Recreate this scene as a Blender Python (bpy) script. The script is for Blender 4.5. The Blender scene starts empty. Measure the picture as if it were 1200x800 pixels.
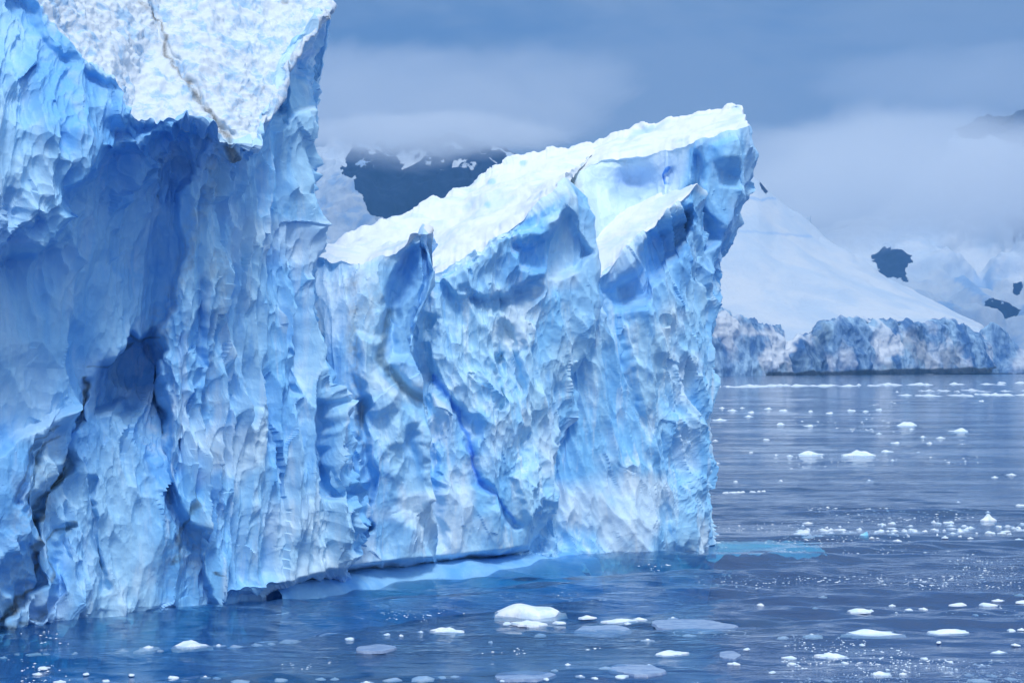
import bpy, math, random
import numpy as np
from mathutils import Vector
S = bpy.context.scene
COL = S.collection
rng = np.random.default_rng(7)
random.seed(7)
# ------------------------------------------------------------------ camera
F, HZ, CH = 2333.0, 432.0, 8.0      # focal length in photo pixels, horizon row, eye height above the sea
cam_d = bpy.data.cameras.new('camera')
cam = bpy.data.objects.new('camera', cam_d)
COL.objects.link(cam)
cam.location = (0, 0, CH)
cam.rotation_euler = (math.radians(90), 0, 0)
cam_d.sensor_width = 36.0
cam_d.lens = 36.0 * F / 1200.0
cam_d.shift_y = (HZ - 400.0) / 1200.0
cam_d.clip_start = 1.0
cam_d.clip_end = 100000.0
S.camera = cam
# ------------------------------------------------------------------ light
S.view_settings.view_transform = 'Standard'
S.view_settings.look = 'None'
S.view_settings.gamma = 1.0
S.view_settings.exposure = 0.42
S.cycles.use_denoising = True
S.cycles.max_bounces = 8
S.cycles.diffuse_bounces = 4
S.cycles.glossy_bounces = 3
S.cycles.transparent_max_bounces = 12
S.cycles.volume_bounces = 6
S.cycles.volume_step_rate = 1.0
S.cycles.sample_clamp_indirect = 8.0
SUN_EL, SUN_AZ = math.radians(57), math.radians(172)   # azimuth clockwise from +Y: behind the camera, to its left
sd = bpy.data.lights.new('sun', 'SUN')
sd.energy = 1.5
sd.angle = math.radians(12)
sd.color = (1.0, 0.97, 0.93)
sun = bpy.data.objects.new('sun', sd)
COL.objects.link(sun)
sdir = Vector((math.sin(SUN_AZ) * math.cos(SUN_EL), math.cos(SUN_AZ) * math.cos(SUN_EL), math.sin(SUN_EL)))
sun.rotation_euler = sdir.to_track_quat('Z', 'Y').to_euler()


class NT:
    """small helper for writing node trees"""
    def __init__(s, tree):
        s.t = tree
        tree.nodes.clear()

    def n(s, typ, **kw):
        nd = s.t.nodes.new(typ)
        for k, v in kw.items():
            setattr(nd, k, v)
        return nd

    def l(s, a, b):
        s.t.links.new(a, b)

    def val(s, sock, v):
        if hasattr(v, 'default_value') or hasattr(v, 'is_linked'):
            s.l(v, sock)
        else:
            sock.default_value = v

    def math(s, op, a, b=0.0, c=0.0, clamp=False):
        nd = s.n('ShaderNodeMath', operation=op, use_clamp=clamp)
        for i, v in enumerate((a, b, c)):
            s.val(nd.inputs[i], v)
        return nd.outputs[0]

    def mix(s, f, a, b, blend='MIX'):
        nd = s.n('ShaderNodeMix', data_type='RGBA', blend_type=blend)
        s.val(nd.inputs[0], f)
        for i, v in ((6, a), (7, b)):
            s.val(nd.inputs[i], tuple(v) + (1,) if isinstance(v, tuple) and len(v) == 3 else v)
        return nd.outputs[2]

    def noise(s, vec, scale, detail=4, rough=0.55, dist=0.0, typ='FBM'):
        nd = s.n('ShaderNodeTexNoise', noise_type=typ)
        if vec is not None:
            s.l(vec, nd.inputs['Vector'])
        nd.inputs['Scale'].default_value = scale
        nd.inputs['Detail'].default_value = detail
        nd.inputs['Roughness'].default_value = rough
        nd.inputs['Distortion'].default_value = dist
        return nd.outputs[0]

    def ramp(s, f, lo, hi, smooth=True):
        nd = s.n('ShaderNodeMapRange', interpolation_type='SMOOTHSTEP' if smooth else 'LINEAR')
        s.val(nd.inputs[0], f)
        nd.inputs[1].default_value = lo
        nd.inputs[2].default_value = hi
        return nd.outputs[0]

    def mapping(s, vec, scale=(1, 1, 1), rot=(0, 0, 0), loc=(0, 0, 0)):
        nd = s.n('ShaderNodeMapping')
        s.l(vec, nd.inputs[0])
        nd.inputs['Location'].default_value = loc
        nd.inputs['Rotation'].default_value = rot
        nd.inputs['Scale'].default_value = scale
        return nd.outputs[0]


W = bpy.data.worlds.new('World')
S.world = W
W.use_nodes = True
t = NT(W.node_tree)
SKY = 0.1
sky = t.n('ShaderNodeTexSky', sky_type='NISHITA', sun_disc=False)
sky.sun_elevation = SUN_EL
sky.sun_rotation = SUN_AZ
tc = t.n('ShaderNodeTexCoord')
sep = t.n('ShaderNodeSeparateXYZ')
t.l(tc.outputs['Generated'], sep.inputs[0])
el = sep.outputs[2]
cv = t.mapping(tc.outputs['Generated'], scale=(3.0, 3.0, 9.0))
n1 = t.noise(cv, 1.6, 5, 0.55, 0.4)
n2 = t.noise(t.mapping(tc.outputs['Generated'], scale=(2, 2, 5), loc=(3, 1, 2)), 1.2, 4, 0.5, 0.2)
k = 1.0 / SKY
low = t.mix(t.ramp(n1, 0.38, 0.62), tuple(k * c for c in (0.105, 0.188, 0.340)), tuple(k * c for c in (0.215, 0.290, 0.41)))
high = t.mix(t.ramp(n2, 0.35, 0.65), tuple(k * c for c in (0.46, 0.62, 0.80)), tuple(k * c for c in (0.62, 0.76, 0.92)))
cloud = t.mix(t.ramp(el, 0.14, 0.70), low, high)
allc = t.mix(0.93, sky.outputs[0], cloud)
bg = t.n('ShaderNodeBackground')
t.l(allc, bg.inputs[0])
bg.inputs[1].default_value = SKY
wo = t.n('ShaderNodeOutputWorld')
t.l(bg.outputs[0], wo.inputs[0])


# ------------------------------------------------------------------ helpers
def upx(px, py, Y):
    """where in the world the thing seen at photo pixel (px, py) stands when it is Y metres off"""
    px, py, Y = np.asarray(px, float), np.asarray(py, float), np.asarray(Y, float)
    return np.stack([(px - 600.0) * Y / F, Y, CH + (HZ - py) * Y / F], -1)


def sea(px, py):
    return upx(px, py, CH * F / (py - HZ))


def yw(py):
    return CH * F / (py - HZ)


def tag(o, label=None, cat=None, group=None, kind=None):
    for k_, v in (('label', label), ('category', cat), ('group', group), ('kind', kind)):
        if v:
            o[k_] = v
    return o


def mesh_np(name, verts, quads, mat, parent=None, smooth=True, attrs=None):
    me = bpy.data.meshes.new(name)
    verts = np.ascontiguousarray(verts, np.float32)
    quads = np.ascontiguousarray(quads, np.int32)
    nq, nv = len(quads), quads.shape[1]
    me.vertices.add(len(verts))
    me.vertices.foreach_set('co', verts.ravel())
    me.loops.add(nq * nv)
    me.loops.foreach_set('vertex_index', quads.ravel())
    me.polygons.add(nq)
    me.polygons.foreach_set('loop_start', np.arange(0, nq * nv, nv, dtype=np.int32))
    me.polygons.foreach_set('use_smooth', np.full(nq, smooth, bool))
    for k_, v in (attrs or {}).items():
        a = me.attributes.new(k_, 'FLOAT', 'POINT')
        a.data.foreach_set('value', np.ascontiguousarray(v, np.float32).ravel())
    me.update(calc_edges=True)
    me.validate()
    me.materials.append(mat)
    o = bpy.data.objects.new(name, me)
    COL.objects.link(o)
    if parent is not None:
        o.parent = parent
    return o


def grid_quads(R, C, rows=None):
    idx = np.arange(R * C).reshape(R, C)
    q = np.stack([idx[:-1, :-1], idx[:-1, 1:], idx[1:, 1:], idx[1:, :-1]], -1)
    if rows is not None:
        q = q[rows]
    return q.reshape(-1, 4)


def sub_mesh(P, q, attrs):
    used, inv = np.unique(q, return_inverse=True)
    return P[used], inv.reshape(q.shape), {k_: v[used] for k_, v in attrs.items()}


# --- noise, all vectorised
def _h(ix, iy, iz, seed):
    n = (ix.astype(np.int64) * 374761393 + iy.astype(np.int64) * 668265263 + iz.astype(np.int64) * 2147483647 + seed * 1274126177) & 0xFFFFFFFF
    n = ((n ^ (n >> 13)) * 1274126177) & 0xFFFFFFFF
    n = ((n ^ (n >> 16)) * 2246822519) & 0xFFFFFFFF
    return n ^ (n >> 15)


def _u(h, s):
    return ((((h >> s) ^ (h * (s + 3))) & 0x3FF).astype(np.float32)) / 1023.0


def vnoise(q, seed=0):
    f = np.floor(q)
    i = f.astype(np.int64)
    w = (q - f).astype(np.float32)
    w = w * w * w * (w * (w * 6 - 15) + 10)
    out = 0
    for dx in (0, 1):
        for dy in (0, 1):
            for dz in (0, 1):
                h = _h(i[..., 0] + dx, i[..., 1] + dy, i[..., 2] + dz, seed)
                c = (h & 0xFFFF).astype(np.float32) / 32767.5 - 1
                out = out + c * (w[..., 0] if dx else 1 - w[..., 0]) * (w[..., 1] if dy else 1 - w[..., 1]) * (w[..., 2] if dz else 1 - w[..., 2])
    return out


def fbm(q, octv=4, seed=0, gain=0.5, lac=2.03):
    a, s = 1.0, 0
    for o in range(octv):
        s = s + a * vnoise(q, seed + o)
        q = q * lac + 7.3
        a *= gain
    return s


def bowls(q, seed=0, tilt=0.7, off=0.35, quad=1.0):
    """lower envelope of tilted shell-shaped bowls, one per cell: conchoidal fracture with sharp ridges between"""
    r_ = np.random.default_rng(seed)
    R_, _ = np.linalg.qr(r_.normal(size=(3, 3)))
    q = q @ R_
    f = np.floor(q)
    i = f.astype(np.int64)
    w = (q - f).astype(np.float32)
    best = np.full(q.shape[:-1], 1e9, np.float32)
    for dx in (-1, 0, 1):
        for dy in (-1, 0, 1):
            for dz in (-1, 0, 1):
                h = _h(i[..., 0] + dx, i[..., 1] + dy, i[..., 2] + dz, seed)
                ex = w[..., 0] - dx - (0.1 + 0.8 * _u(h, 2))
                ey = w[..., 1] - dy - (0.1 + 0.8 * _u(h, 7))
                ez = w[..., 2] - dz - (0.1 + 0.8 * _u(h, 12))
                v = quad * (ex * ex + ey * ey + ez * ez) + tilt * (ex * (_u(h, 17) - .5) + ey * (_u(h, 20) - .5) + ez * (_u(h, 22) - .5)) + off * _u(h, 4)
                np.minimum(best, v, out=best)
    return best


def sstep(x, a, b):
    x = np.clip((x - a) / (b - a), 0, 1)
    return x * x * (3 - 2 * x)


def poly_sd(px, py, poly):
    """signed distance in pixels to a polygon, positive inside"""
    poly = np.asarray(poly, float)
    d = np.full(px.shape, 1e9)
    ins = np.zeros(px.shape, bool)
    for (x0, y0), (x1, y1) in zip(poly, np.roll(poly, -1, 0)):
        ex, ey = x1 - x0, y1 - y0
        tt = np.clip(((px - x0) * ex + (py - y0) * ey) / (ex * ex + ey * ey + 1e-9), 0, 1)
        d = np.minimum(d, np.hypot(px - x0 - tt * ex, py - y0 - tt * ey))
        if y0 != y1:
            c = (y0 > py) != (y1 > py)
            ins ^= c & (px < (x1 - x0) * (py - y0) / (y1 - y0) + x0)
    return np.where(ins, d, -d)


def line_d(px, py, pts):
    d = np.full(px.shape, 1e9)
    for (x0, y0), (x1, y1) in zip(pts[:-1], pts[1:]):
        ex, ey = x1 - x0, y1 - y0
        tt = np.clip(((px - x0) * ex + (py - y0) * ey) / (ex * ex + ey * ey + 1e-9), 0, 1)
        d = np.minimum(d, np.hypot(px - x0 - tt * ex, py - y0 - tt * ey))
    return d


def densify(ctrl, step, smooth=6, rowstep=None, yscale=0.0):
    """ctrl: rows x columns x (px, py, Y). Returns the fine grid and the fine row at which each control row lies"""
    c = np.asarray(ctrl, float)
    rs, crow = [], [0]
    for a, b in zip(c[:-1], c[1:]):
        L = np.percentile(np.hypot(*(b - a)[:, :2].T), 70)
        n = int(np.clip(round(L / (rowstep or step)), 2, 260))
        rs += [a + (b - a) * t_ / n for t_ in range(n)]
        crow.append(crow[-1] + n)
    rs.append(c[-1])
    g = np.array(rs)
    cs = []
    for j in range(g.shape[1] - 1):
        a, b = g[:, j], g[:, j + 1]
        L = np.percentile(np.linalg.norm((b - a) * np.array([1, 1, yscale]), axis=1), 60)
        n = int(np.clip(round(L / step), 3, 400))
        if max(a[:, 0].max(), b[:, 0].max()) < -5:
            n = max(3, n // 3)
        cs += [a + (b - a) * t_ / n for t_ in range(n)]
    cs.append(g[:, -1])
    g = np.array(cs).transpose(1, 0, 2)
    for _ in range(smooth):
        g[:, 1:-1, 1:] = 0.25 * g[:, :-2, 1:] + 0.5 * g[:, 1:-1, 1:] + 0.25 * g[:, 2:, 1:]
    return g, crow


def grid_normals(P, sgn=1):
    du = np.gradient(P, axis=1)
    dv = np.gradient(P, axis=0)
    n = np.cross(du, dv)
    n /= np.linalg.norm(n, axis=-1, keepdims=True) + 1e-9
    return n * sgn


def blur(a, n):
    for _ in range(n):
        for ax in (0, 1):
            p = np.pad(a, [(1, 1) if x == ax else (0, 0) for x in range(a.ndim)], mode='edge')
            sl = lambda s_: tuple(s_ if x == ax else slice(None) for x in range(a.ndim))
            a = 0.25 * p[sl(slice(0, -2))] + 0.5 * p[sl(slice(1, -1))] + 0.25 * p[sl(slice(2, None))]
    return a


# ------------------------------------------------------------------ materials
def principled(name):
    m = bpy.data.materials.new(name)
    m.use_nodes = True
    t = NT(m.node_tree)
    b = t.n('ShaderNodeBsdfPrincipled')
    o = t.n('ShaderNodeOutputMaterial')
    t.l(b.outputs[0], o.inputs[0])
    return m, t, b, o


def attr(t, name):
    return t.n('ShaderNodeAttribute', attribute_name=name).outputs['Fac']


def bump(t, b, h, strength, dist):
    nd = t.n('ShaderNodeBump')
    nd.inputs['Strength'].default_value = strength
    nd.inputs['Distance'].default_value = dist
    t.l(h, nd.inputs['Height'])
    t.l(nd.outputs[0], b.inputs['Normal'])


def ice_material():
    m, t, b, o = principled('blue_glacier_ice')
    g = t.n('ShaderNodeNewGeometry').outputs['Position']
    v1 = t.noise(t.mapping(g, scale=(1, 1, .45)), 0.35, 5, .6, .5)
    v2 = t.noise(t.mapping(g, scale=(1, 1, .16), rot=(0, .12, 0)), 1.5, 5, .6, .3)
    c = t.mix(t.ramp(v1, .36, .64), (0.26, 0.61, 0.95), (0.48, 0.77, 0.97))
    c = t.mix(t.math('MULTIPLY', t.ramp(v2, .52, .70), .65), c, (0.76, 0.91, 0.98))
    c = t.mix(t.math('MULTIPLY', t.ramp(v2, .46, .30), .55), c, (0.16, 0.48, 0.90))
    c = t.mix(attr(t, 'deep_and_shade'), c, t.mix(t.ramp(v1, .36, .64), (0.15, 0.45, 0.88), (0.30, 0.62, 0.93)))  # bluer ice of tower and foot, plus shade painted on fins and summit
    c = t.mix(t.math('MULTIPLY', attr(t, 'frost'), t.math('SUBTRACT', .75, t.math('MULTIPLY', attr(t, 'deep_and_shade'), .8))), c, (0.82, 0.92, 0.97))
    c = t.mix(attr(t, 'clear'), c, (0.10, 0.33, 0.85))
    dn = t.noise(g, 2.2, 5, .65, .3)
    dm = t.math('MULTIPLY', attr(t, 'dirt'), t.ramp(dn, .2, .48))
    c = t.mix(dm, c, (0.055, 0.06, 0.07))
    c = t.mix(t.math('MULTIPLY', attr(t, 'silt'), t.ramp(dn, .35, .65)), c, (0.40, 0.42, 0.42))
    t.l(c, b.inputs['Base Color'])
    t.val(b.inputs['Roughness'], t.math('ADD', t.math('MULTIPLY', v2, .4), .15))
    b.inputs['IOR'].default_value = 1.31
    h = t.math('ADD', t.noise(t.mapping(g, scale=(1, 1, .5)), 5, 6, .62, .3), t.math('MULTIPLY', t.noise(g, 22, 3, .6), .25))
    bump(t, b, h, .4, .08)
    return m


def snow_material(name, rough=.1, pits=False):
    m, t, b, o = principled(name)
    g = t.n('ShaderNodeNewGeometry').outputs['Position']
    n = t.noise(g, .55, 6, .62, .4)
    if pits:
        n = t.noise(g, 1.3, 7, .7, .5)
        c = t.mix(t.ramp(n, .36, .54), (0.40, 0.61, 0.85), (0.73, 0.80, 0.875))
    else:
        c = t.mix(t.ramp(n, .34, .52), (0.68, 0.79, 0.89), (0.83, 0.86, 0.895))
    c = t.mix(attr(t, 'clear'), c, (0.36, 0.66, 0.95))
    dn = t.noise(g, 2.2, 5, .65, .3)
    c = t.mix(t.math('MULTIPLY', attr(t, 'dirt'), t.ramp(dn, .3, .6)), c, (0.16, 0.15, 0.14))
    t.l(c, b.inputs['Base Color'])
    b.inputs['Roughness'].default_value = .8
    b.inputs['Specular IOR Level'].default_value = .25
    h = t.math('ADD', t.noise(t.mapping(g, scale=(1, 1, 1)), 3.2, 6, .65, .3), t.math('MULTIPLY', t.noise(g, 14, 4, .6), .3))
    bump(t, b, h, .5, rough)
    return m


def mountain_material():
    m, t, b, o = principled('mountain_rock_and_snow')
    g = t.n('ShaderNodeNewGeometry').outputs['Position']
    n = t.noise(g, .035, 8, .75, .3)
    f = t.math('ADD', attr(t, 'rock'), t.math('MULTIPLY', t.math('SUBTRACT', n, .5), 2.3))
    f = t.ramp(f, .44, .56)
    rn = t.noise(t.mapping(g, scale=(1, 1, .4)), .05, 6, .65)
    rc = t.mix(rn, (0.005, 0.016, 0.055), (0.02, 0.042, 0.11))
    sn = t.noise(g, .008, 6, .6, .5)
    sc = t.mix(t.ramp(sn, .35, .65), (0.58, 0.68, 0.79), (0.72, 0.76, 0.80))
    sc = t.mix(t.math('MULTIPLY', attr(t, 'clear'), .8), sc, (0.33, 0.52, 0.78))
    t.l(t.mix(f, sc, rc), b.inputs['Base Color'])
    b.inputs['Roughness'].default_value = .85
    b.inputs['Specular IOR Level'].default_value = .15
    bump(t, b, t.noise(g, .06, 7, .68), .6, 8.0)
    return m


def shore_material():
    m, t, b, o = principled('dirty_shore_ice')
    g = t.n('ShaderNodeNewGeometry').outputs['Position']
    n = t.noise(t.mapping(g, scale=(1, .4, .5), rot=(0, .25, 0)), .034, 7, .68, .6)
    c = t.mix(t.ramp(n, .38, .66), (0.045, 0.15, 0.38), (0.42, 0.64, 0.84))
    n2 = t.noise(g, .012, 4, .5)
    c = t.mix(t.math('MULTIPLY', t.ramp(n2, .5, .62), .8), c, (0.80, 0.85, 0.91))
    c = t.mix(attr(t, 'rock'), c, (0.02, 0.03, 0.05))
    c = t.mix(attr(t, 'snow'), c, (0.82, 0.86, 0.91))
    t.l(c, b.inputs['Base Color'])
    b.inputs['Roughness'].default_value = .7
    bump(t, b, t.noise(t.mapping(g, scale=(1, 1, .5)), .15, 6, .65), .8, 4.0)
    return m


ICE = ice_material()
SNOW = snow_material('wind_packed_snow', .06)
CRUST = snow_material('rough_snow_crust', .16, True)
MTN = mountain_material()
SHORE = shore_material()


def water_material():
    m = bpy.data.materials.new('sea_water')
    m.use_nodes = True
    t = NT(m.node_tree)
    g = t.n('ShaderNodeNewGeometry').outputs['Position']
    # wind ripples: fine, long across the view; calmer slicks between them
    r1 = t.noise(t.mapping(g, scale=(.55, 1.5, 1)), 1.1, 4, .55, .4)
    r2 = t.noise(t.mapping(g, scale=(.7, 1.6, 1), rot=(0, 0, .3)), 4.5, 3, .55, .2)
    sl = t.ramp(t.noise(t.mapping(g, scale=(.35, 1.0, 1), rot=(0, 0, .12)), .09, 4, .55, .8), .38, .62)
    h = t.math('ADD', t.math('MULTIPLY', t.math('MULTIPLY', r1, .07), t.math('ADD', sl, .35)), t.math('MULTIPLY', t.math('MULTIPLY', r2, .03), t.math('ADD', sl, .15)))
    bp = t.n('ShaderNodeBump')
    bp.inputs['Strength'].default_value = 1.0
    bp.inputs['Distance'].default_value = 1.0
    t.l(h, bp.inputs['Height'])
    fr = t.n('ShaderNodeFresnel')
    fr.inputs[0].default_value = 1.333
    t.l(bp.outputs[0], fr.inputs[1])
    gl = t.n('ShaderNodeBsdfGlossy')
    gl.inputs['Color'].default_value = (.95, .97, 1, 1)
    gl.inputs['Roughness'].default_value = .035
    t.l(bp.outputs[0], gl.inputs['Normal'])
    tr = t.n('ShaderNodeBsdfTransparent')
    tr.inputs[0].default_value = (.95, .98, 1, 1)
    df = t.n('ShaderNodeBsdfDiffuse')
    df.inputs[0].default_value = (.014, .15, .46, 1)
    body = t.n('ShaderNodeMixShader')
    body.inputs[0].default_value = .26
    t.l(tr.outputs[0], body.inputs[1])
    t.l(df.outputs[0], body.inputs[2])
    mx = t.n('ShaderNodeMixShader')
    t.l(fr.outputs[0], mx.inputs[0])
    t.l(body.outputs[0], mx.inputs[1])
    t.l(gl.outputs[0], mx.inputs[2])
    o = t.n('ShaderNodeOutputMaterial')
    t.l(mx.outputs[0], o.inputs[0])
    ab = t.n('ShaderNodeVolumeAbsorption')
    ab.inputs['Color'].default_value = (.0, .80, .915, 1)
    ab.inputs['Density'].default_value = .45
    t.l(ab.outputs[0], o.inputs['Volume'])
    return m


def plain(name, col, rough=.6):
    m, t, b, o = principled(name)
    g = t.n('ShaderNodeNewGeometry').outputs['Position']
    c = t.mix(t.noise(g, .2, 3), tuple(x * .8 for x in col), tuple(min(1, x * 1.2) for x in col))
    t.l(c, b.inputs['Base Color'])
    b.inputs['Roughness'].default_value = rough
    return m


# ------------------------------------------------------------------ sea
def make_sea():
    ys = np.concatenate([[-400, -100, 5, 20], np.geomspace(36, 160, 620), np.geomspace(162, 900, 120), np.geomspace(950, 26000, 50)])
    core = np.linspace(-.285, .285, 560)
    wide = np.array([.35, .5, .8, 1.3, 2.2])
    ss = np.concatenate([-wide[::-1], core, wide])
    Y, Sx = np.meshgrid(ys, ss, indexing='ij')
    X = Sx * np.maximum(Y, 60)
    X = np.where(Y < 20, Sx * 300, X)
    Z = np.zeros_like(X)
    r = np.random.default_rng(3)
    for _ in range(46):
        lam = math.exp(r.uniform(math.log(.7), math.log(11)))
        th = r.normal(math.pi / 2 + .25, .42)
        kx, ky = math.cos(th) * 2 * math.pi / lam, math.sin(th) * 2 * math.pi / lam
        amp = .0055 * lam ** .9
        fade = np.clip(lam / (.012 * np.maximum(Y, 30)) - .4, 0, 1) * np.clip(1.6 - Y / 110, .25, 1)
        ph = r.uniform(0, 6.28)
        wob = .9 * vnoise(np.stack([X * .11 / lam ** .5, Y * .11 / lam ** .5, Z + _], -1), 5) * 2
        Z = Z + amp * fade * np.sin(kx * X + ky * Y + ph + wob)
    Z *= np.clip(.75 + .6 * vnoise(np.stack([X * .05, Y * .09, X * 0], -1), 77), .25, 1.4)
    Z = np.where((Y > 30) & (Y < 1200) & (np.abs(Sx) < .3), Z, 0)
    R, C = Y.shape
    P = np.stack([X, Y, Z], -1).reshape(-1, 3)
    idx = np.arange(R * C).reshape(R, C)
    rim = np.concatenate([idx[0, :-1], idx[:-1, -1], idx[-1, :0:-1], idx[:0:-1, 0]])
    n0 = len(P)
    low_ = P[rim] * np.array([1, 1, 0]) + np.array([0, 0, -5.5])
    k_ = np.arange(len(rim))
    side = np.stack([rim, n0 + k_, n0 + np.roll(k_, -1), np.roll(rim, -1)], -1)
    mid = n0 + len(rim)
    P = np.concatenate([P, low_, [[0, 5000, -5.5]]])
    cap = np.stack([np.full(len(rim), mid), n0 + np.roll(k_, -1), n0 + k_, n0 + k_], -1)
    o = mesh_np('water', P, np.concatenate([grid_quads(R, C), side]), water_material())
    bm_ = o.data
    # floor of the water body
    import bmesh
    bm = bmesh.new()
    bm.from_mesh(bm_)
    bm.verts.ensure_lookup_table()
    for a_, b_ in zip(k_, np.roll(k_, -1)):
        bm.faces.new((bm.verts[mid], bm.verts[n0 + int(b_)], bm.verts[n0 + int(a_)]))
    bm.to_mesh(bm_)
    bm.free()
    tag(o, kind='structure')
    d = mesh_np('water_depths', [(-60000, -400, -4.5), (60000, -400, -4.5), (60000, 26500, -4.5), (-60000, 26500, -4.5)], [(0, 1, 2, 3)], plain('deep_sea', (.10, .20, .34), 1))
    tag(d, kind='structure')


make_sea()

# ------------------------------------------------------------------ far coast
def terrain(name, ctrl, step, amp, freq, mat, rockfn=None, clearfn=None, seed=0, ridge=True, vs=1.0, **attrfn):
    g, cr = densify(ctrl, step, 3)
    px, py = g[..., 0], g[..., 1]
    P = upx(px, py, g[..., 2])
    n = grid_normals(P, -1)
    if np.mean(n[..., 1]) > 0:
        n = -n
    q = P * freq * np.array([1, 1, vs])
    d = fbm(q, 5, seed)
    if ridge:
        d = .5 * d + .9 * (.5 - np.abs(fbm(q * .8 + 31, 4, seed + 9))) + .35 * bowls(q * 1.7, seed + 3)
    A = np.asarray(amp(px, py) if callable(amp) else amp)
    P = P + n * (A * d)[..., None]
    at = {}
    rough = fbm(P * freq * 2.3, 5, seed + 40)
    at['rock'] = rockfn(px, py, rough) if rockfn else np.zeros(px.shape)
    at['clear'] = clearfn(px, py, rough) if clearfn else np.zeros(px.shape)
    at['snow'] = attrfn['snowfn'](px, py, rough) if 'snowfn' in attrfn else np.zeros(px.shape)
    return mesh_np(name, P.reshape(-1, 3), grid_quads(*px.shape), mat, attrs={k_: v.ravel() for k_, v in at.items()})


# right-hand mountain, its upper half in cloud
xs = [720, 800, 880, 960, 1020, 1060, 1100, 1150, 1200, 1260, 1340, 1500, 1700, 1900]
tops = [436, 390, 330, 290, 260, 225, 178, 128, 121, 118, 116, 120, 260, 436]
ctrl = [[(x, 440, 4700) for x in xs], [(x, 415, 4800) for x in xs], [(x, 360 + 6 * math.sin(i * 2), 5050 + 60 * math.sin(i * 1.7)) for i, x in enumerate(xs)],
        [(x, min(438, max(290, y_ + 8)) + 6 * (y_ < 400) * math.sin(i * 1.3), 5450 + 70 * math.sin(i * 2.1)) for i, (x, y_) in enumerate(zip(xs, tops))],
        [(x, y_ * .5 + 120, 5700) for x, y_ in zip(xs, tops)],
        [(x + 10 * math.sin(i), y_, 6100) for i, (x, y_) in enumerate(zip(xs, tops))],
        [(x, 445, 6900) for x in xs]]


def rock_right(px, py, n):
    r = np.zeros(px.shape)
    for poly, w in (([(1040, 296), (1062, 292), (1066, 318), (1064, 332), (1050, 326), (1038, 316)], 5),
                    ([(1022, 294), (1034, 292), (1038, 306), (1026, 302)], 6),
                    ([(1116, 150), (1130, 90), (1165, 80), (1230, 80), (1260, 170), (1205, 166), (1180, 158), (1150, 156), (1126, 160)], 8),
                    ([(1178, 258), (1215, 255), (1240, 300), (1200, 292)], 6),
                    ([(1184, 322), (1196, 324), (1194, 334), (1186, 332)], 5),
                    ([(1158, 358), (1170, 356), (1172, 372), (1162, 370)], 4), ([(1178, 350), (1192, 358), (1190, 372), (1180, 366)], 4)):
        r = np.maximum(r, sstep(poly_sd(px, py, poly) + 8 * n, -w, w))
    return r * .95


def clear_right(px, py, n):
    b_ = sstep(px, 1060, 1110) * sstep(py, 300, 330)
    return b_ * sstep(n + .3 * np.sin((px * .7 + py) * .09), .0, .55)


mr = terrain('mountain', ctrl, 1.6, lambda px, py: 34 + 26 * sstep(px, 1060, 1120), .0065, MTN, rock_right, clear_right, 11)
tag(mr, kind='structure')

# left-hand mountain seen over the snow slope of the berg
xs = [30, 140, 250, 330, 370, 400, 430, 470, 510, 550, 590, 640, 700, 780, 860, 950]
tops = [436, 310, 225, 195, 186, 182, 176, 177, 172, 170, 186, 215, 260, 300, 360, 436]
ctrl = [[(x, 440, 4300) for x in xs], [(x, 330, 4450) for x in xs], [(x, 262 + 3 * math.sin(i * 2), 4650 + 40 * math.sin(i * 1.9)) for i, x in enumerate(xs)],
        [(x, min(435, y_ + 18), 4850 + 20 * math.sin(i * 1.9)) for i, (x, y_) in enumerate(zip(xs, tops))],
        [(x, y_ - 8 + 6 * math.sin(i * 2.3), 5000) for i, (x, y_) in enumerate(zip(xs, tops))], [(x, 445, 5800) for x in xs]]


def rock_left(px, py, n):
    a = poly_sd(px, py, [(401, 200), (404, 186), (420, 170), (600, 150), (760, 180), (760, 330), (440, 300), (446, 258), (430, 240), (420, 220), (404, 212)])
    r = sstep(a + 5 * n, -3, 3)
    r -= sstep(py - 7 * n, 206, 180) * .9 * sstep(n + .35 * np.sin(px * .22) * np.sin(px * .09), -.05, .45) * sstep(py - 4 * n, 171, 178)
    return r


ml = terrain('mountain', ctrl, 1.4, 28, .013, MTN, rock_left, lambda px, py, n: .8 * sstep(n, .1, .6) * (px < 445), 23)
tag(ml, kind='structure')

# smooth white snow dome in the middle distance
ridge = [(180, 438), (300, 415), (430, 360), (560, 300), (700, 250), (780, 225), (830, 212), (868, 205), (888, 214), (905, 232), (925, 247), (950, 264), (985, 286), (1040, 318), (1075, 339), (1100, 354), (1130, 370), (1148, 382), (1158, 402), (1166, 425), (1172, 437)]
ctrl = [[(x, 441, 3300) for x, y in ridge], [(x, max(425, y + 1), 3340) for x, y in ridge], [(x, max(390, y + 2) if y < 425 else y + 1, 3420) for x, y in ridge],
        [(x, max(y + 1, y + .55 * (390 - y)), 3650) for x, y in ridge], [(x, y, 4100) for x, y in ridge], [(x, y + 40, 4700) for x, y in ridge], [(x, 450, 5200) for x, y in ridge]]


def dome_clear(px, py, n):
    a = sstep(line_d(px, py + 3 * n, [(862, 232), (880, 233), (890, 236), (906, 235)]), 2.6, .6)
    b_ = .7 * sstep(line_d(px, py + 3 * n, [(850, 275), (880, 272), (910, 275), (952, 276)]), 2.2, .5)
    return np.maximum(a, b_)


ms = terrain('snow_slope', ctrl, 1.8, lambda px, py: 9 + 6 * sstep(px, 860, 1000), .004, MTN,
             lambda px, py, n: .9 * sstep(poly_sd(px, py, [(889, 216), (896, 213), (900, 220), (896, 229), (891, 224)]), -2, 1.5), dome_clear, 31, ridge=False)
tag(ms, kind='structure')

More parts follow.
